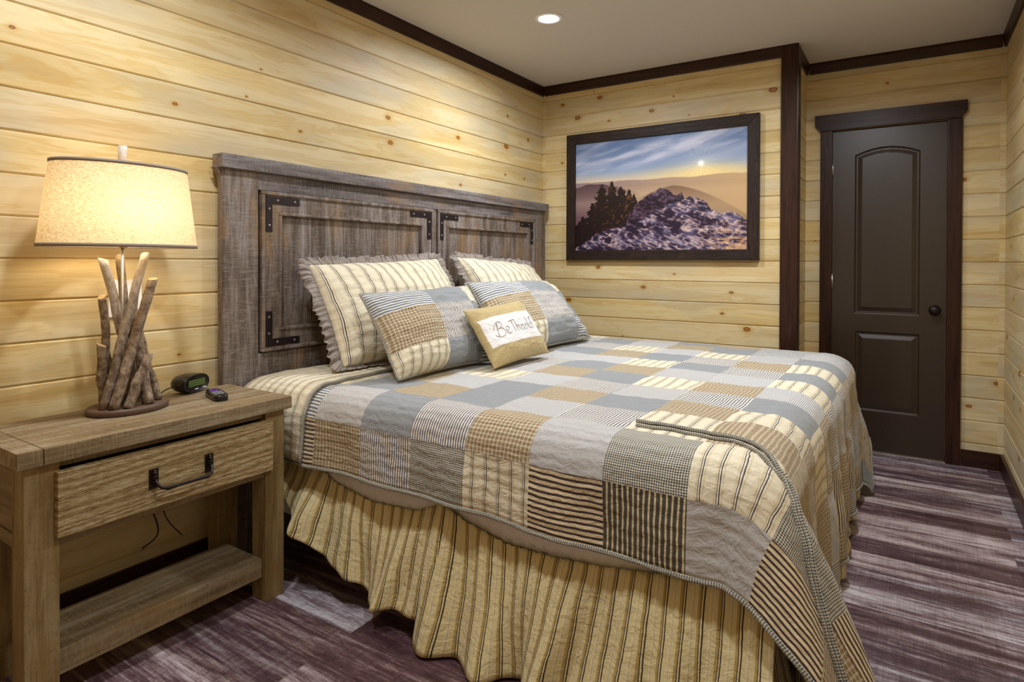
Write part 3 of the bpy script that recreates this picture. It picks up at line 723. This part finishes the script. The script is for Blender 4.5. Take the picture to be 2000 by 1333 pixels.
# ------------------------------------------------------------------ bed skirt
skirt = empty('bed_skirt', (1.05, -1.4, 0), 'gathered yellow ticking stripe bed skirt hanging from bed to floor', 'bed skirt')
def skirt_panel(name, path, ztop, zbot, flare, fullness=1.35, seed=0, fold=.029):
    """path: list of (x,y) along the top; outward normal on the right hand side"""
    P = [Vector((a, b)) for a, b in path]; Ls = [0]
    for a, b in zip(P, P[1:]): Ls.append(Ls[-1]+(b-a).length)
    tot = Ls[-1]; n = int(tot/.0075); m = 26; V = []; UV = []; Fc = []
    def at(s):
        for i in range(len(P)-1):
            if s <= Ls[i+1] or i == len(P)-2:
                t = (s-Ls[i])/(Ls[i+1]-Ls[i]); d = (P[i+1]-P[i]).normalized(); return P[i].lerp(P[i+1], t), Vector((d.y, -d.x))
    for j in range(m+1):
        t = j/m
        for i in range(n+1):
            s = tot*i/n; p, nr = at(s); z1 = ztop(s/tot) if callable(ztop) else ztop; z0 = zbot(s/tot) if callable(zbot) else zbot
            small = .0035*math.sin(s*230+5*nz3(s*6, 0, seed))*(1-t)**2 + .003*nz3(s*60, t*3, seed)*(1-t)
            big = fold*(t**.75)*(math.sin(s*30+6*nz3(s*1.7, 0, seed+1.)) * .75 + 2.6*nz3(s*6.5+t*.35, t*.9, seed+2.) + .9*nz3(s*17+t*.8, t*1.2, seed+4.))
            slant = .13*t*nz3(s*2.6, 1.7, seed+5.)
            off = small+big+flare*(t**1.1)
            d = Vector((-nr.y, nr.x))
            q = p + nr*off + d*slant
            z = z1+(z0-z1)*t + (.012*nz3(s*8, 3., seed) if z0 > .03 else .004)*t*t
            V.append((q.x, q.y, max(z, .004))); UV.append((s*fullness+.01*t*nz3(s*7, t*3, 9.), z1-(z1-z0)*t))
    for j in range(m):
        for i in range(n): a = j*(n+1)+i; Fc.append([a, a+1, a+n+2, a+n+1])
    o = pyd(name, V, Fc, FAB['skirt'], skirt, True, UV); sm = o.modifiers.new('t', 'SOLIDIFY'); sm.thickness = .002
    return o
def zl(s):
    x = .20+s*(1.075-.20)
    return np.interp(x, [.2, .36, .47, .57, .67, .81, .95, 1.06], [.36, .30, .22, .15, .10, .068, .070, .078])
YSK = -2.428
def ztop1(s): return float(np.interp(.20+s*.875, [.2, .44, .56, .75, .95, 1.075], [.45, .435, .38, .348, .362, .415]))
skirt_panel('near_panel', [(.20, YSK+.02), (.60, YSK-.002), (1.075, YSK)], ztop1, lambda s: float(zl(s)), .085, seed=1)
skirt_panel('near_panel', [(1.045, YSK-.006), (2.035, YSK-.004)], lambda s: float(np.interp(1.045+s*.99, [1.045, 1.15, 1.3, 1.45, 1.6, 1.75, 1.99], [.420, .378, .346, .348, .362, .385, .42])), .006, .105, seed=12, fold=.031)
skirt_panel('foot_panel', [(2.0, YSK-.005), (2.01, -.44)], .40, .014, .055, seed=23, fold=.020)
skirt_panel('far_panel', [(1.98, -.400), (.15, -.400)], .40, .010, .04, seed=31)
# white top band of the skirt, gathered muslin
def band():
    V = []; Fc = []; n = 150
    for j, z in enumerate((.462, .325)):
        for i in range(n+1):
            x = .46+1.52*i/n; V.append((x, -2.413-.008*j+.002*math.sin(x*160)*j, z+.008*math.sin(x*7)))
    for i in range(n): Fc.append([i, i+1, n+2+i, n+1+i])
    UV = [(v[0], v[2]) for v in V]
    o = pyd('muslin_band', V, Fc, FAB['white'], skirt, True, UV); s = o.modifiers.new('t', 'SOLIDIFY'); s.thickness = .0015; o['label'] = 'white muslin band above the gathers'
band()

# ------------------------------------------------------------------ pillows
def pillow(name, TL, TR, BR, BL, thick, label, mats, mif, uw, uh, group=None, ruffle=0, piping=None, seed=0, sag=.04, wr=1., n=44, soft=2.4):
    TL, TR, BR, BL = map(Vector, (TL, TR, BR, BL))
    e = empty(name, tuple((BL+BR)/2), label, 'pillow', group)
    N = ((TR-TL).cross(BL-TL)).normalized() * -1
    if N.x < 0: N = -N
    c = (TL+TR+BR+BL)/4
    def mid(s, t):   # s 0..1 left-right, t 0..1 bottom-top
        cs, ct = 2*s-1, 2*t-1
        # concave edges, pointed corners
        ss = s - .5*sag*cs*(1-ct*ct)*abs(cs)**2; tt = t - .5*sag*1.3*ct*(1-cs*cs)*abs(ct)**2
        a = BL.lerp(BR, ss); b = TL.lerp(TR, ss); return a.lerp(b, tt)
    def prof(s, t):
        cs, ct = abs(2*s-1), abs(2*t-1); return (max(0, 1-cs**soft)*max(0, 1-ct**soft))**.55
    g = [.5-.5*math.cos(PI*i/n)*.35 - .65*(.5-i/n) for i in range(n+1)]
    V = []; UV = []; Fc = []; mi = []
    for side in (1, -1):
        for t in g:
            for s in g:
                h = prof(s, t)*thick*(1 if side > 0 else .62)
                w = wr*(.010*nz3(s*5, t*5, seed)+.006*nz3(s*14, t*12, seed+3.)+.004*nz3(s*30, t*30, seed+8.))*min(1, prof(s, t)*3)
                # pinch creases near corners
                cr = max(0, abs(2*s-1)+abs(2*t-1)-1.15); w += wr*.006*cr*math.sin((s-t)*34+seed)*min(1, prof(s, t)*4)
                q = mid(s, t) + N*side*(h+w*side); q.z = max(q.z, .726 if q.x < .5 else .711); V.append(q); UV.append((s*uw, t*uh))
    k = n+1
    for sd in (0, 1):
        for j in range(n):
            for i in range(n):
                b = sd*k*k; q = [b+j*k+i, b+j*k+i+1, b+(j+1)*k+i+1, b+(j+1)*k+i]
                Fc.append(q if sd == 0 else q[::-1]); mi.append(mif((g[i]+g[i+1])/2, (g[j]+g[j+1])/2, sd))
    me_o = pyd('cushion', V, Fc, mats, e, True, UV, mi)
    bm = bmesh.new(); bm.from_mesh(me_o.data); bmesh.ops.remove_doubles(bm, verts=bm.verts[:], dist=.0004); bmesh.ops.recalc_face_normals(bm, faces=bm.faces[:]); bm.to_mesh(me_o.data); bm.free()
    per = [(i/40, 0) for i in range(40)]+[(1, i/26) for i in range(26)]+[(1-i/40, 1) for i in range(40)]+[(0, 1-i/26) for i in range(26)]
    if ruffle:
        V = []; UV = []; Fc = []; cnt = 0; path = []
        for (a, b), (a2, b2) in zip(per, per[1:]+per[:1]):
            for q in range(4): path.append((a+(a2-a)*q/4, b+(b2-b)*q/4))
        n2 = len(path); acc = 0
        for i, (s, t) in enumerate(path):
            p = mid(s, t); p2 = mid(*path[(i+1) % n2]); acc += (p2-p).length
            o = (p-c); o = (o - N*o.dot(N)); cx, cy = 2*s-1, 2*t-1
            R = (BR-BL).normalized(); U = (TL-BL).normalized()
            dr = (R*cx*abs(cx)**7 + U*cy*abs(cy)**7).normalized()
            wav = math.sin(acc*190+7*nz3(acc*9, 0, seed))
            for j in range(6):
                f = j/5; dl = Vector((0, 0, -.010*f*f))
                V.append(p + dr*ruffle*f*(1+.10*nz3(acc*13, 0, 3.)) + N*(.0075*wav*f**.7*(1+.8*nz3(acc*7, 0, 4.))+.026*f*nz3(acc*19, f, seed)) + dl); V[-1].z = max(V[-1].z, .726+.003*abs(wav)); UV.append((acc*1.8, f*ruffle))
        for i in range(n2):
            for j in range(5): a = i*6+j; b = ((i+1) % n2)*6+j; Fc.append([a, b, b+1, a+1])
        o = pyd('ruffle', V, Fc, FAB['ruffle'], e, True, UV); sm = o.modifiers.new('t', 'SOLIDIFY'); sm.thickness = .0015
    if piping:
        rope('piping', [mid(*q) for q in per+per[:1]], piping, e)
    return e, mid, N, prof
PG = 'pillows leaning on the headboard'
pillow('ruffled_pillow', (.150, -2.215, 1.150), (.150, -1.375, 1.180), (.46, -1.42, .725), (.365, -2.215, .735), .115,
       'cream ticking stripe pillow with tan ruffle, nearest the nightstand', [FAB['ticking']], lambda s, t, d: 0, .60, .36, PG, ruffle=.050, seed=1.)
pillow('ruffled_pillow', (.150, -1.205, 1.190), (.150, -.425, 1.140), (.44, -.46, .73), (.44, -1.22, .73), .115,
       'cream ticking stripe pillow with tan ruffle, farther back beside the picture wall', [FAB['ticking']], lambda s, t, d: 0, .60, .36, PG, ruffle=.050, seed=5.)
PK = ['navy', 'blue', 'ticking', 'check', 'fine', 'bars']
def pmi(s, t, d):
    if d: return PK.index('bars')
    col = 0 if s < .42 else (1 if s < .80 else 2); row = 0 if t < .27 else (1 if t < .68 else 2)
    return PK.index({(0, 2): 'navy', (1, 2): 'blue', (2, 2): 'ticking', (0, 1): 'check', (1, 1): 'fine', (2, 1): 'blue', (0, 0): 'ticking', (1, 0): 'blue', (2, 0): 'navy'}[(col, row)])
pillow('patchwork_pillow', (.46, -2.215, 1.035), (.44, -1.490, 1.045), (.70, -1.63, .720), (.665, -2.215, .718), .10,
       'patchwork pillow of blue, check and stripe squares, in front of near ruffled pillow', [FAB[k] for k in PK], pmi, .62, .42, PG, piping=.0045, seed=11., soft=2.8)
pillow('patchwork_pillow', (.43, -1.475, 1.060), (.43, -.68, 1.045), (.71, -.66, .722), (.71, -1.56, .722), .10,
       'patchwork pillow of blue, check and stripe squares, farther one behind the small pillow', [FAB[k] for k in PK], pmi, .62, .42, PG, piping=.0045, seed=17., soft=2.8)
SMATS = [FAB['mustard'], FAB['white']]
def smi(s, t, d): return 1 if (d == 0 and .27 < t < .74 and s > .035 and s < .985) else 0
e, smid, sN, sprof = pillow('small_pillow', (.675, -1.830, .955), (.675, -1.385, .977), (.825, -1.345, .727), (.835, -1.825, .720), .058,
       'small mustard pillow with white panel and handwritten words, frontmost on the bed', SMATS, smi, .46, .31, PG, seed=23., wr=.35, n=72, soft=3.0)
# stitched words
def words():
    St = [  # handwriting strokes, x to the right, y up
        [(0, .15), (.5, 1.5), (.55, 2.1), (.25, .9), (.1, .1)], [(-.3, 1.2), (.1, 1.9), (.8, 2.25), (1.35, 2.0), (1.3, 1.5), (.6, 1.25), (1.3, 1.15), (1.6, .7), (1.3, .2), (.5, -.05), (-.2, .1), (-.5, .4)],
        [(2.0, .55), (2.45, .8), (2.55, 1.1), (2.25, 1.25), (1.98, .9), (1.98, .4), (2.3, .12), (2.75, .35)],
        [(3.0, 1.9), (3.6, 2.0), (4.35, 2.05)], [(3.65, 2.0), (3.6, 1.2), (3.65, .15)],
        [(4.35, 2.1), (4.3, 1.2), (4.32, .12)], [(4.32, .7), (4.6, 1.1), (4.85, 1.0), (4.9, .5), (4.95, .15)],
        [(5.9, .95), (5.55, 1.1), (5.3, .7), (5.4, .25), (5.7, .25), (5.9, .7), (5.92, 1.0), (5.95, .4), (6.1, .15)],
        [(6.4, 1.1), (6.42, .6), (6.4, .15)], [(6.42, .7), (6.7, 1.1), (6.9, .9), (6.95, .15)],
        [(7.3, 2.1), (7.27, 1.2), (7.3, .12)], [(7.85, 1.2), (7.35, .65), (7.9, .12)],
        [(8.75, 1.95), (8.45, 2.1), (8.3, 1.7), (8.3, .9), (8.28, .1)], [(8.05, 1.1), (8.65, 1.15)]]
    V = []; Fc = []
    def cat(p, i, t):
        g = lambda j: p[max(0, min(len(p)-1, j))]; a, b, c, d = g(i-1), g(i), g(i+1), g(i+2)
        return tuple(.5*((2*b[k])+(-a[k]+c[k])*t+(2*a[k]-5*b[k]+4*c[k]-d[k])*t*t+(-a[k]+3*b[k]-3*c[k]+d[k])*t**3) for k in (0, 1))
    for st in St:
        pts = []
        for i in range(len(st)-1):
            for q in range(5): pts.append(cat(st, i, q/5))
        pts.append(st[-1]); P = []
        for x, y in pts:
            s = .17+x/8.8*.67; t = .40+y/2.2*.235
            h = sprof(s, t)*.058; P.append(smid(s, t)+sN*(h+.0012+.35*(.010*nz3(s*5, t*5, 23.)+.006*nz3(s*14, t*12, 26.)+.004*nz3(s*30, t*30, 31.))*min(1, sprof(s, t)*3)))
        tubedata(P, .0012, 6, True, V, Fc)
    o = pyd('stitched_words', V, Fc, plain('grey embroidery thread', (.40, .37, .35), .7), e, True); o['label'] = 'grey handwritten stitched words'
words()

# ------------------------------------------------------------------ nightstand
NX0, NX1, NY0, NY1, NZ0, NZ1 = .088, .465, -3.327, -2.535, .651, .693
ns = empty('nightstand', (.27, -2.93, 0), 'rustic honey grey wood nightstand with one drawer and a low shelf', 'nightstand')
boxes('tabletop', [(.146, NX1, -3.2705, NY1, NZ0, NZ1), (NX0, .1445, -3.2705, NY1, NZ0, NZ1), (NX0, NX1, NY0, -3.272, NZ0, NZ1)], M['nsy'], ns, .0025)
LX1 = .443
for (x0, x1) in ((LX1-.075, LX1), (.098, .173)):
    for (y0, y1) in ((-3.306, -3.229), (-2.624, -2.551)):
        boxes('leg', [(x0, x1, y0, y1, 0, NZ0-.0005)], M['nsz'], ns, .003)
for y0, y1 in ((-3.294, -3.274), (-2.584, -2.564)):
    boxes('side_panel', [(.1735, LX1-.0755, y0, y1, .46, NZ0-.012)], M['nsx'], ns)
    boxes('side_rail', [(.1735, LX1-.0755, y0-.004, y1+.004, .425, .459)], M['nsx'], ns)
boxes('front_rail', [(.412, .436, -3.2285, -2.6245, .428, .4495)], M['nsy'], ns)
boxes('front_rail', [(.405, .426, -3.2285, -2.6245, .628, .6505)], M['nsy'], ns)
boxes('back_panel', [(.104, .112, -3.228, -2.6255, .43, NZ0-.001)], M['nsy'], ns)
boxes('side_cleat', [(.1735, .411, -3.2285, -2.6245, .6435, .650)], M['nsy'], ns, 0)
dr = boxes('drawer', [(.4375, .462, -3.240, -2.608, .453, .6235)], M['drawer'], ns, .003)
boxes('drawer_box', [(.13, .4365, -3.22, -2.63, .462, .475), (.13, .4365, -3.22, -3.21, .475, .60), (.13, .4365, -2.64, -2.63, .475, .60)], M['nsx'], dr, 0)
hy = (-3.004, -2.838)
for y in hy:
    V = []; Fc = []
    tubedata([(.462, y, .545), (.470, y, .545), (.478, y, .545)], [.007, .008, .004], 10, True, V, Fc)
    for zz in (.557, .549, .541, .533): tubedata([(.470, y, zz-.003), (.470, y, zz), (.470, y, zz+.003)], [.005, .009, .005], 10, True, V, Fc)
    tubedata([(.470, y, .556), (.470, y, .566)], [.007, .003], 10, True, V, Fc)
    pyd('handle_post', V, Fc, M['bronze'], dr, True)
    boxes('handle_plate', [(.4622, .4665, y-.013, y+.013, .512, .568)], M['bronze'], dr, .001)
tube('bail', [(.474, hy[0], .540), (.482, hy[0]+.001, .528), (.492, hy[0]+.008, .517), (.496, hy[0]+.024, .512), (.497, hy[0]+.05, .512), (.497, hy[1]-.05, .512), (.496, hy[1]-.024, .512), (.492, hy[1]-.008, .517), (.482, hy[1]-.001, .528), (.474, hy[1], .540)],
     [.0045, .0045, .0045, .006, .0045, .0045, .006, .0045, .0045, .0045], M['bronze'], dr)
boxes('shelf', [(.10+i*.0545, .10+(i+1)*.0545-.001, -3.226, -2.6265, .082, .147) if i == 5 else (.174+0*i if i == 0 else .10+i*.0545, .10+(i+1)*.0545-.001, -3.226, -2.6265, .122, .147) for i in range(2, 6)], M['nsy'], ns, .002)

# ------------------------------------------------------------------ table lamp
LC = (.210, -2.953); SH = (LC[0]-.008, -2.966)
lamp = empty('table_lamp', (LC[0], LC[1], NZ1), 'table lamp of bundled driftwood sticks under an oval linen shade', 'lamp')
lathe('lamp_base', (LC[0], LC[1], NZ1), [(0, .0005), (.96, .0005), (1, .004), (1, .016), (.97, .020), (0, .020)], plain('walnut brown base', (.095, .052, .030), .5), lamp, 56, .092, .117)
def bark(name, a, b, pale):
    k = NB(name, .8, .2); x, y, z = k.obj(); g = k.noise(k.vec(x, y, z), 45, 5, .7); f = k.noise(k.vec(k.M('MULTIPLY', x, 5.), k.M('MULTIPLY', y, 5.), k.M('MULTIPLY', z, 1.)), 60, 3, .7)
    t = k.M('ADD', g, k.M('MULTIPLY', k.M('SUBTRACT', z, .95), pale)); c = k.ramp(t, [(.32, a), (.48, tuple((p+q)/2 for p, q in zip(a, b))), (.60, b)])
    c = k.mix(k.M('MULTIPLY', k.smooth(f, .55, .7), .6), c, a); k.base(c); k.bump(k.M('ADD', g, f), .7, .004); return k.m
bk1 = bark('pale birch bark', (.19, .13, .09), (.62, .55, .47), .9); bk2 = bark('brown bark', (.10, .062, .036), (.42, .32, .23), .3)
cutw = plain('fresh cut wood end', (.72, .52, .30), .7)
# measured stick ends: (bottom point, top point) in metres
STK = [((.232, -3.035, .713), (.220, -2.906, 1.185), .0135, 0), ((.258, -3.018, .713), (.250, -2.898, 1.108), .0150, 1), ((.150, -2.890, .713), (.170, -3.008, 1.169), .0140, 0),
       ((.165, -2.925, .713), (.140, -2.946, 1.181), .0130, 1), ((.165, -2.975, .713), (.190, -3.020, 1.054), .0120, 1), ((.185, -3.012, .713), (.200, -3.026, .906), .0140, 1),
       ((.275, -2.985, .713), (.280, -2.927, .868), .0145, 1), ((.262, -2.918, .713), (.170, -2.923, 1.015), .0165, 1), ((.230, -2.872, .713), (.150, -2.900, .961), .0120, 1), ((.142, -2.935, .713), (.165, -2.915, 1.050), .0145, 1)]
for i, (a, b, r, kd) in enumerate(STK):
    a = Vector(a); b = Vector(b); pts = []; rad = []; n = 22
    for j in range(n+1):
        t = j/n; p = a.lerp(b, t)+Vector((nz3(t*3, i, 0.), nz3(t*3, i, 5.), 0))*.010*math.sin(PI*t); pts.append(p)
        rad.append(r*(1.05-.12*t)*(1+.09*nz3(t*9, i, 9.)+(.14 if nz3(t*23, i, 2.) > .45 else 0)))
    V, Fc = tubedata(pts, rad, 14)
    # slanted cut at the top
    ax = (b-a).normalized(); sl = Vector((math.cos(i*2.1), math.sin(i*2.1), 0))
    for q in range(14):
        v = V[n*14+q]; v += ax*((v-b).dot(sl))*.55
    o = pyd('branch', V, Fc, [bk1 if kd == 0 else bk2, cutw], lamp, True); mi = [0]*len(Fc); mi[-1] = 1; o.data.polygons.foreach_set('material_index', mi)
    o.data.polygons[len(Fc)-1].use_smooth = False
tube('rod', [(SH[0], SH[1], .713), (SH[0], SH[1], 1.205)], .0052, M['steel'], lamp)
lathe('socket', (SH[0], SH[1], 1.205), [(.0, 0), (.012, 0), (.016, .006), (.016, .045), (.012, .05), (0, .05)], plain('brass socket', (.7, .5, .15), .3, .8), lamp, 20)
V = []; Fc = []
tubedata([(SH[0], SH[1]+.026*math.cos(a)*(1 if a < PI/2 else 1) if False else SH[1]+.052*math.sin(t*PI)*(-1), 1.207+.245*t) for t, a in [(i/16, 0) for i in range(17)]], .0022, 6, True, V, Fc)
tubedata([(SH[0], SH[1]+.052*math.sin(t*PI), 1.207+.245*t) for t in [i/16 for i in range(17)]], .0022, 6, True, V, Fc)
pyd('harp', V, Fc, M['steel'], lamp, True)
bulb = NB('lit bulb glass'); bulb.b.inputs['Emission Color'].default_value = (1, .77, .44, 1); bulb.b.inputs['Emission Strength'].default_value = 60
lathe('light_bulb', (SH[0], SH[1], 1.256), [(.012, 0), (.015, .02), (.028, .045), (.031, .065), (.026, .085), (.012, .097), (0, .1)], bulb.m, lamp, 20)
def shade():
    k = NB('oatmeal linen shade', .9, .1); x, y, z = k.obj()
    f1 = k.noise(k.vec(k.M('MULTIPLY', x, 60.), k.M('MULTIPLY', y, 60.), k.M('MULTIPLY', z, 160.)), 2, 3, .7)
    c = k.mix(k.smooth(f1, .35, .65), (.58, .47, .32), (.84, .74, .56)); k.base(c)
    tr = k.n('ShaderNodeBsdfTranslucent'); k.put(tr.inputs[0], c); mx = k.n('ShaderNodeMixShader'); mx.inputs[0].default_value = .42
    out = k.t.nodes['Material Output']; k.t.links.new(k.b.outputs[0], mx.inputs[1]); k.t.links.new(tr.outputs[0], mx.inputs[2]); k.t.links.new(mx.outputs[0], out.inputs[0])
    z0, z1 = 1.211, 1.458; ay0, ay1, ax0, ax1 = .226, .194, .150, .128
    V = []; Fc = []; seg = 96; rows = 10
    for sgn in (0, 1):
        for j in range(rows+1):
            t = j/rows; ay = ay0+(ay1-ay0)*t-sgn*.002; ax = ax0+(ax1-ax0)*t-sgn*.002
            for i in range(seg): th = 2*PI*i/seg; V.append((SH[0]+ax*math.cos(th), SH[1]+ay*math.sin(th), z0+(z1-z0)*t))
    for j in range(rows):
        for i in range(seg):
            a = j*seg+i; b = j*seg+(i+1) % seg; Fc.append([a, b, b+seg, a+seg])
    pyd('lamp_shade', V[:(rows+1)*seg], Fc, k.m, lamp, True)['label'] = 'lit oatmeal linen oval shade'
    tape = plain('taupe shade tape', (.24, .19, .15), .8)
    for nm, z, ay, ax in (('shade_trim', z0, ay0, ax0), ('shade_trim', z1, ay1, ax1)):
        V = []; Fc = []
        for i in range(seg):
            th = 2*PI*i/seg; d = Vector((math.cos(th), math.sin(th), 0))
            for (o_, dz) in ((.0015, -.005), (.0015, .005), (-.0025, .005), (-.0025, -.005)): V.append((SH[0]+(ax+o_)*d.x, SH[1]+(ay+o_)*d.y, z+dz))
        for i in range(seg):
            for q in range(4): a = i*4+q; b = i*4+(q+1) % 4; c_ = ((i+1) % seg)*4; Fc.append([a, c_+q, c_+(q+1) % 4, b])
        pyd(nm, V, Fc, tape, lamp, True)
    # spider
    V = []; Fc = []
    for th in (0, 2*PI/3, 4*PI/3): tubedata([(SH[0], SH[1], 1.452), (SH[0]+(ax1-.002)*math.cos(th), SH[1]+(ay1-.002)*math.sin(th), 1.456)], .002, 6, True, V, Fc)
    pyd('spider', V, Fc, M['steel'], lamp, True)
    tube('finial', [(SH[0], SH[1], 1.452), (SH[0], SH[1], 1.49), (SH[0], SH[1]+.001, 1.526)], [.011, .0118, .0125], bk1, lamp, 14)
shade()
tube('cord', [(.12, -2.90, .704), (.093, -2.905, .699), (.080, -2.905, .690), (.074, -2.90, .60), (.05, -2.86, .42), (.035, -2.80, .30), (.05, -2.78, .20), (.04, -2.83, .16)], .0028, M['rubber'], lamp, 8)

# ------------------------------------------------------------------ wall outlet
out = empty('wall_outlet', (.001, -2.865, 1.035), 'white electrical outlet plate on the pine wall behind the lamp', 'outlet')
wp = plain('white plastic plate', (.85, .85, .87), .4)
boxes('cover_plate', [(.001, .007, -2.920, -2.812, .972, 1.098)], wp, out, .002)
for yy in (-2.893, -2.839):
    for zz in (1.062, 1.008): boxes('socket_face', [(.007, .0085, yy-.017, yy+.017, zz-.014, zz+.014)], wp, out, .001)

# ------------------------------------------------------------------ alarm clock
def clock():
    base = Vector((.116, -2.697, NZ1+.0012))
    e = empty('alarm_clock', base, 'rounded black alarm clock with green display on the nightstand', 'alarm clock')
    D = Vector((.80, -.22+.0, 0)).normalized()                # facing into the room
    D = Vector((.86, .30, 0)).normalized(); Wd = Vector((-D.y, D.x, 0)); U = Vector((0, 0, 1))
    hw, hh = .063, .033; n = 40; V = []; Fc = []
    def ring(sc, dep, lift=0):
        for i in range(n):
            th = 2*PI*i/n; c, s = math.cos(th), math.sin(th)
            x = (abs(c)**.75)*(1 if c > 0 else -1)*hw*sc; z = (abs(s)**.95)*(1 if s > 0 else -1)*hh*(sc if sc > .5 else sc)
            V.append(base+D*dep+Wd*x+U*(hh+z+lift))
    prof = [(.3, -.052), (.62, -.049), (.84, -.040), (.95, -.026), (.99, -.010), (1., .010), (.98, .022), (.95, .026), (.91, .0262), (.885, .0235)]
    for sc, d in prof: ring(sc, d)
    for j in range(len(prof)-1):
        for i in range(n): Fc.append([j*n+i, j*n+(i+1) % n, (j+1)*n+(i+1) % n, (j+1)*n+i])
    Fc.append(list(range(n))[::-1]); Fc.append([(len(prof)-1)*n+i for i in range(n)])
    V = [v+U*.0 for v in V]
    pyd('housing', V, Fc, M['black'], e, True)
    g = NB('faintly glowing green lcd', .25); g.base((.035, .060, .012)); g.b.inputs['Emission Color'].default_value = (.12, .22, .03, 1); g.b.inputs['Emission Strength'].default_value = .08  # green display face with a weak emission glow added to its colour
    def quad(name, x0, x1, z0, z1, d, mat, th=.0012):
        v = [base+D*dd+Wd*x+U*(hh+z) for dd in (d, d+th) for x, z in ((x0, z0), (x1, z0), (x1, z1), (x0, z1))]
        return pyd(name, v, [[3, 2, 1, 0], [4, 5, 6, 7], [0, 1, 5, 4], [1, 2, 6, 5], [2, 3, 7, 6], [3, 0, 4, 7]], mat, e)
    quad('display', -.040, .040, -.010, .014, .0236, g.m)['label'] = 'dim green display'
    quad('maker_mark', -.009, .006, -.0215, -.0185, .0236, wp)['label'] = 'small white lettering bar'
    st = base-D*.03
    tube('cord', [base-D*.03-Wd*.045+U*.025, base-D*.045-Wd*.072+U*.018, base-D*.045-Wd*.10+U*.0025, (.120, -2.80, NZ1+.004), (.100, -2.83, NZ1+.003), (.088, -2.84, NZ1+.003), (.078, -2.84, NZ1-.01), (.074, -2.82, .55), (.05, -2.78, .40), (.04, -2.75, .25), (.06, -2.70, .165)], .002, M['rubber'], e, 8)
clock()
# ------------------------------------------------------------------ remote
def remote():
    base = Vector((.275, -2.698, NZ1+.0005)); e = empty('remote_control', base, 'small black remote with purple direction pad beside the clock', 'remote control')
    A = Vector((.152, -.048, 0)).normalized(); B = Vector((-A.y, A.x, 0)); L, w, h = .076, .026, .019
    V = []; Fc = []; n = 48
    for sc, z in ((.90, 0.), (1., .004), (1., .010), (.97, .0165), (.90, h), (.55, h+.0008)):
        for i in range(n):
            th = 2*PI*i/n; c, s = math.cos(th), math.sin(th); p = 3.6
            q = (abs(c)**p+abs(s)**p)**(-1/p); V.append(base+A*(L*c*q - L*0 + (sc-1)*c*q*.02)+B*(w*s*q*sc)+Vector((0, 0, z)))
    for j in range(5):
        for i in range(n): Fc.append([j*n+i, j*n+(i+1) % n, (j+1)*n+(i+1) % n, (j+1)*n+i])
    Fc += [list(range(n))[::-1], [5*n+i for i in range(n)]]
    pyd('shell', V, Fc, M['black'], e, True)
    c = base-A*.034; pad = plain('purple rubber pad', (.13, .045, .33), .5); grey = plain('grey rubber keys', (.20, .22, .24), .5)
    def rb(name, cc, la, lb, mat, hh=.0022):
        v = [cc+A*(sx*la)+B*(sy*lb)+Vector((0, 0, h+z)) for z in (0, hh) for sx, sy in ((-1, -1), (1, -1), (1, 1), (-1, 1))]
        return v, [[3, 2, 1, 0], [4, 5, 6, 7], [0, 1, 5, 4], [1, 2, 6, 5], [2, 3, 7, 6], [3, 0, 4, 7]]
    V = []; Fc = []
    for a, b in ((.018, .006), (.006, .0165)):
        v, f = rb('', c, a, b, pad); k = len(V); V += v; Fc += [[q+k for q in ff] for ff in f]
    pyd('direction_pad', V, Fc, pad, e)['label'] = 'purple direction pad'
    V = []; Fc = []
    for a in (-.006, .006, .018, .030, .042):
        for b in (-.011, 0, .011):
            v, f = rb('', base+A*a+B*b+Vector((0, 0, 0)), .004, .0042, grey, .0016); k = len(V); V += v; Fc += [[q+k for q in ff] for ff in f]
    pyd('buttons', V, Fc, grey, e)
remote()
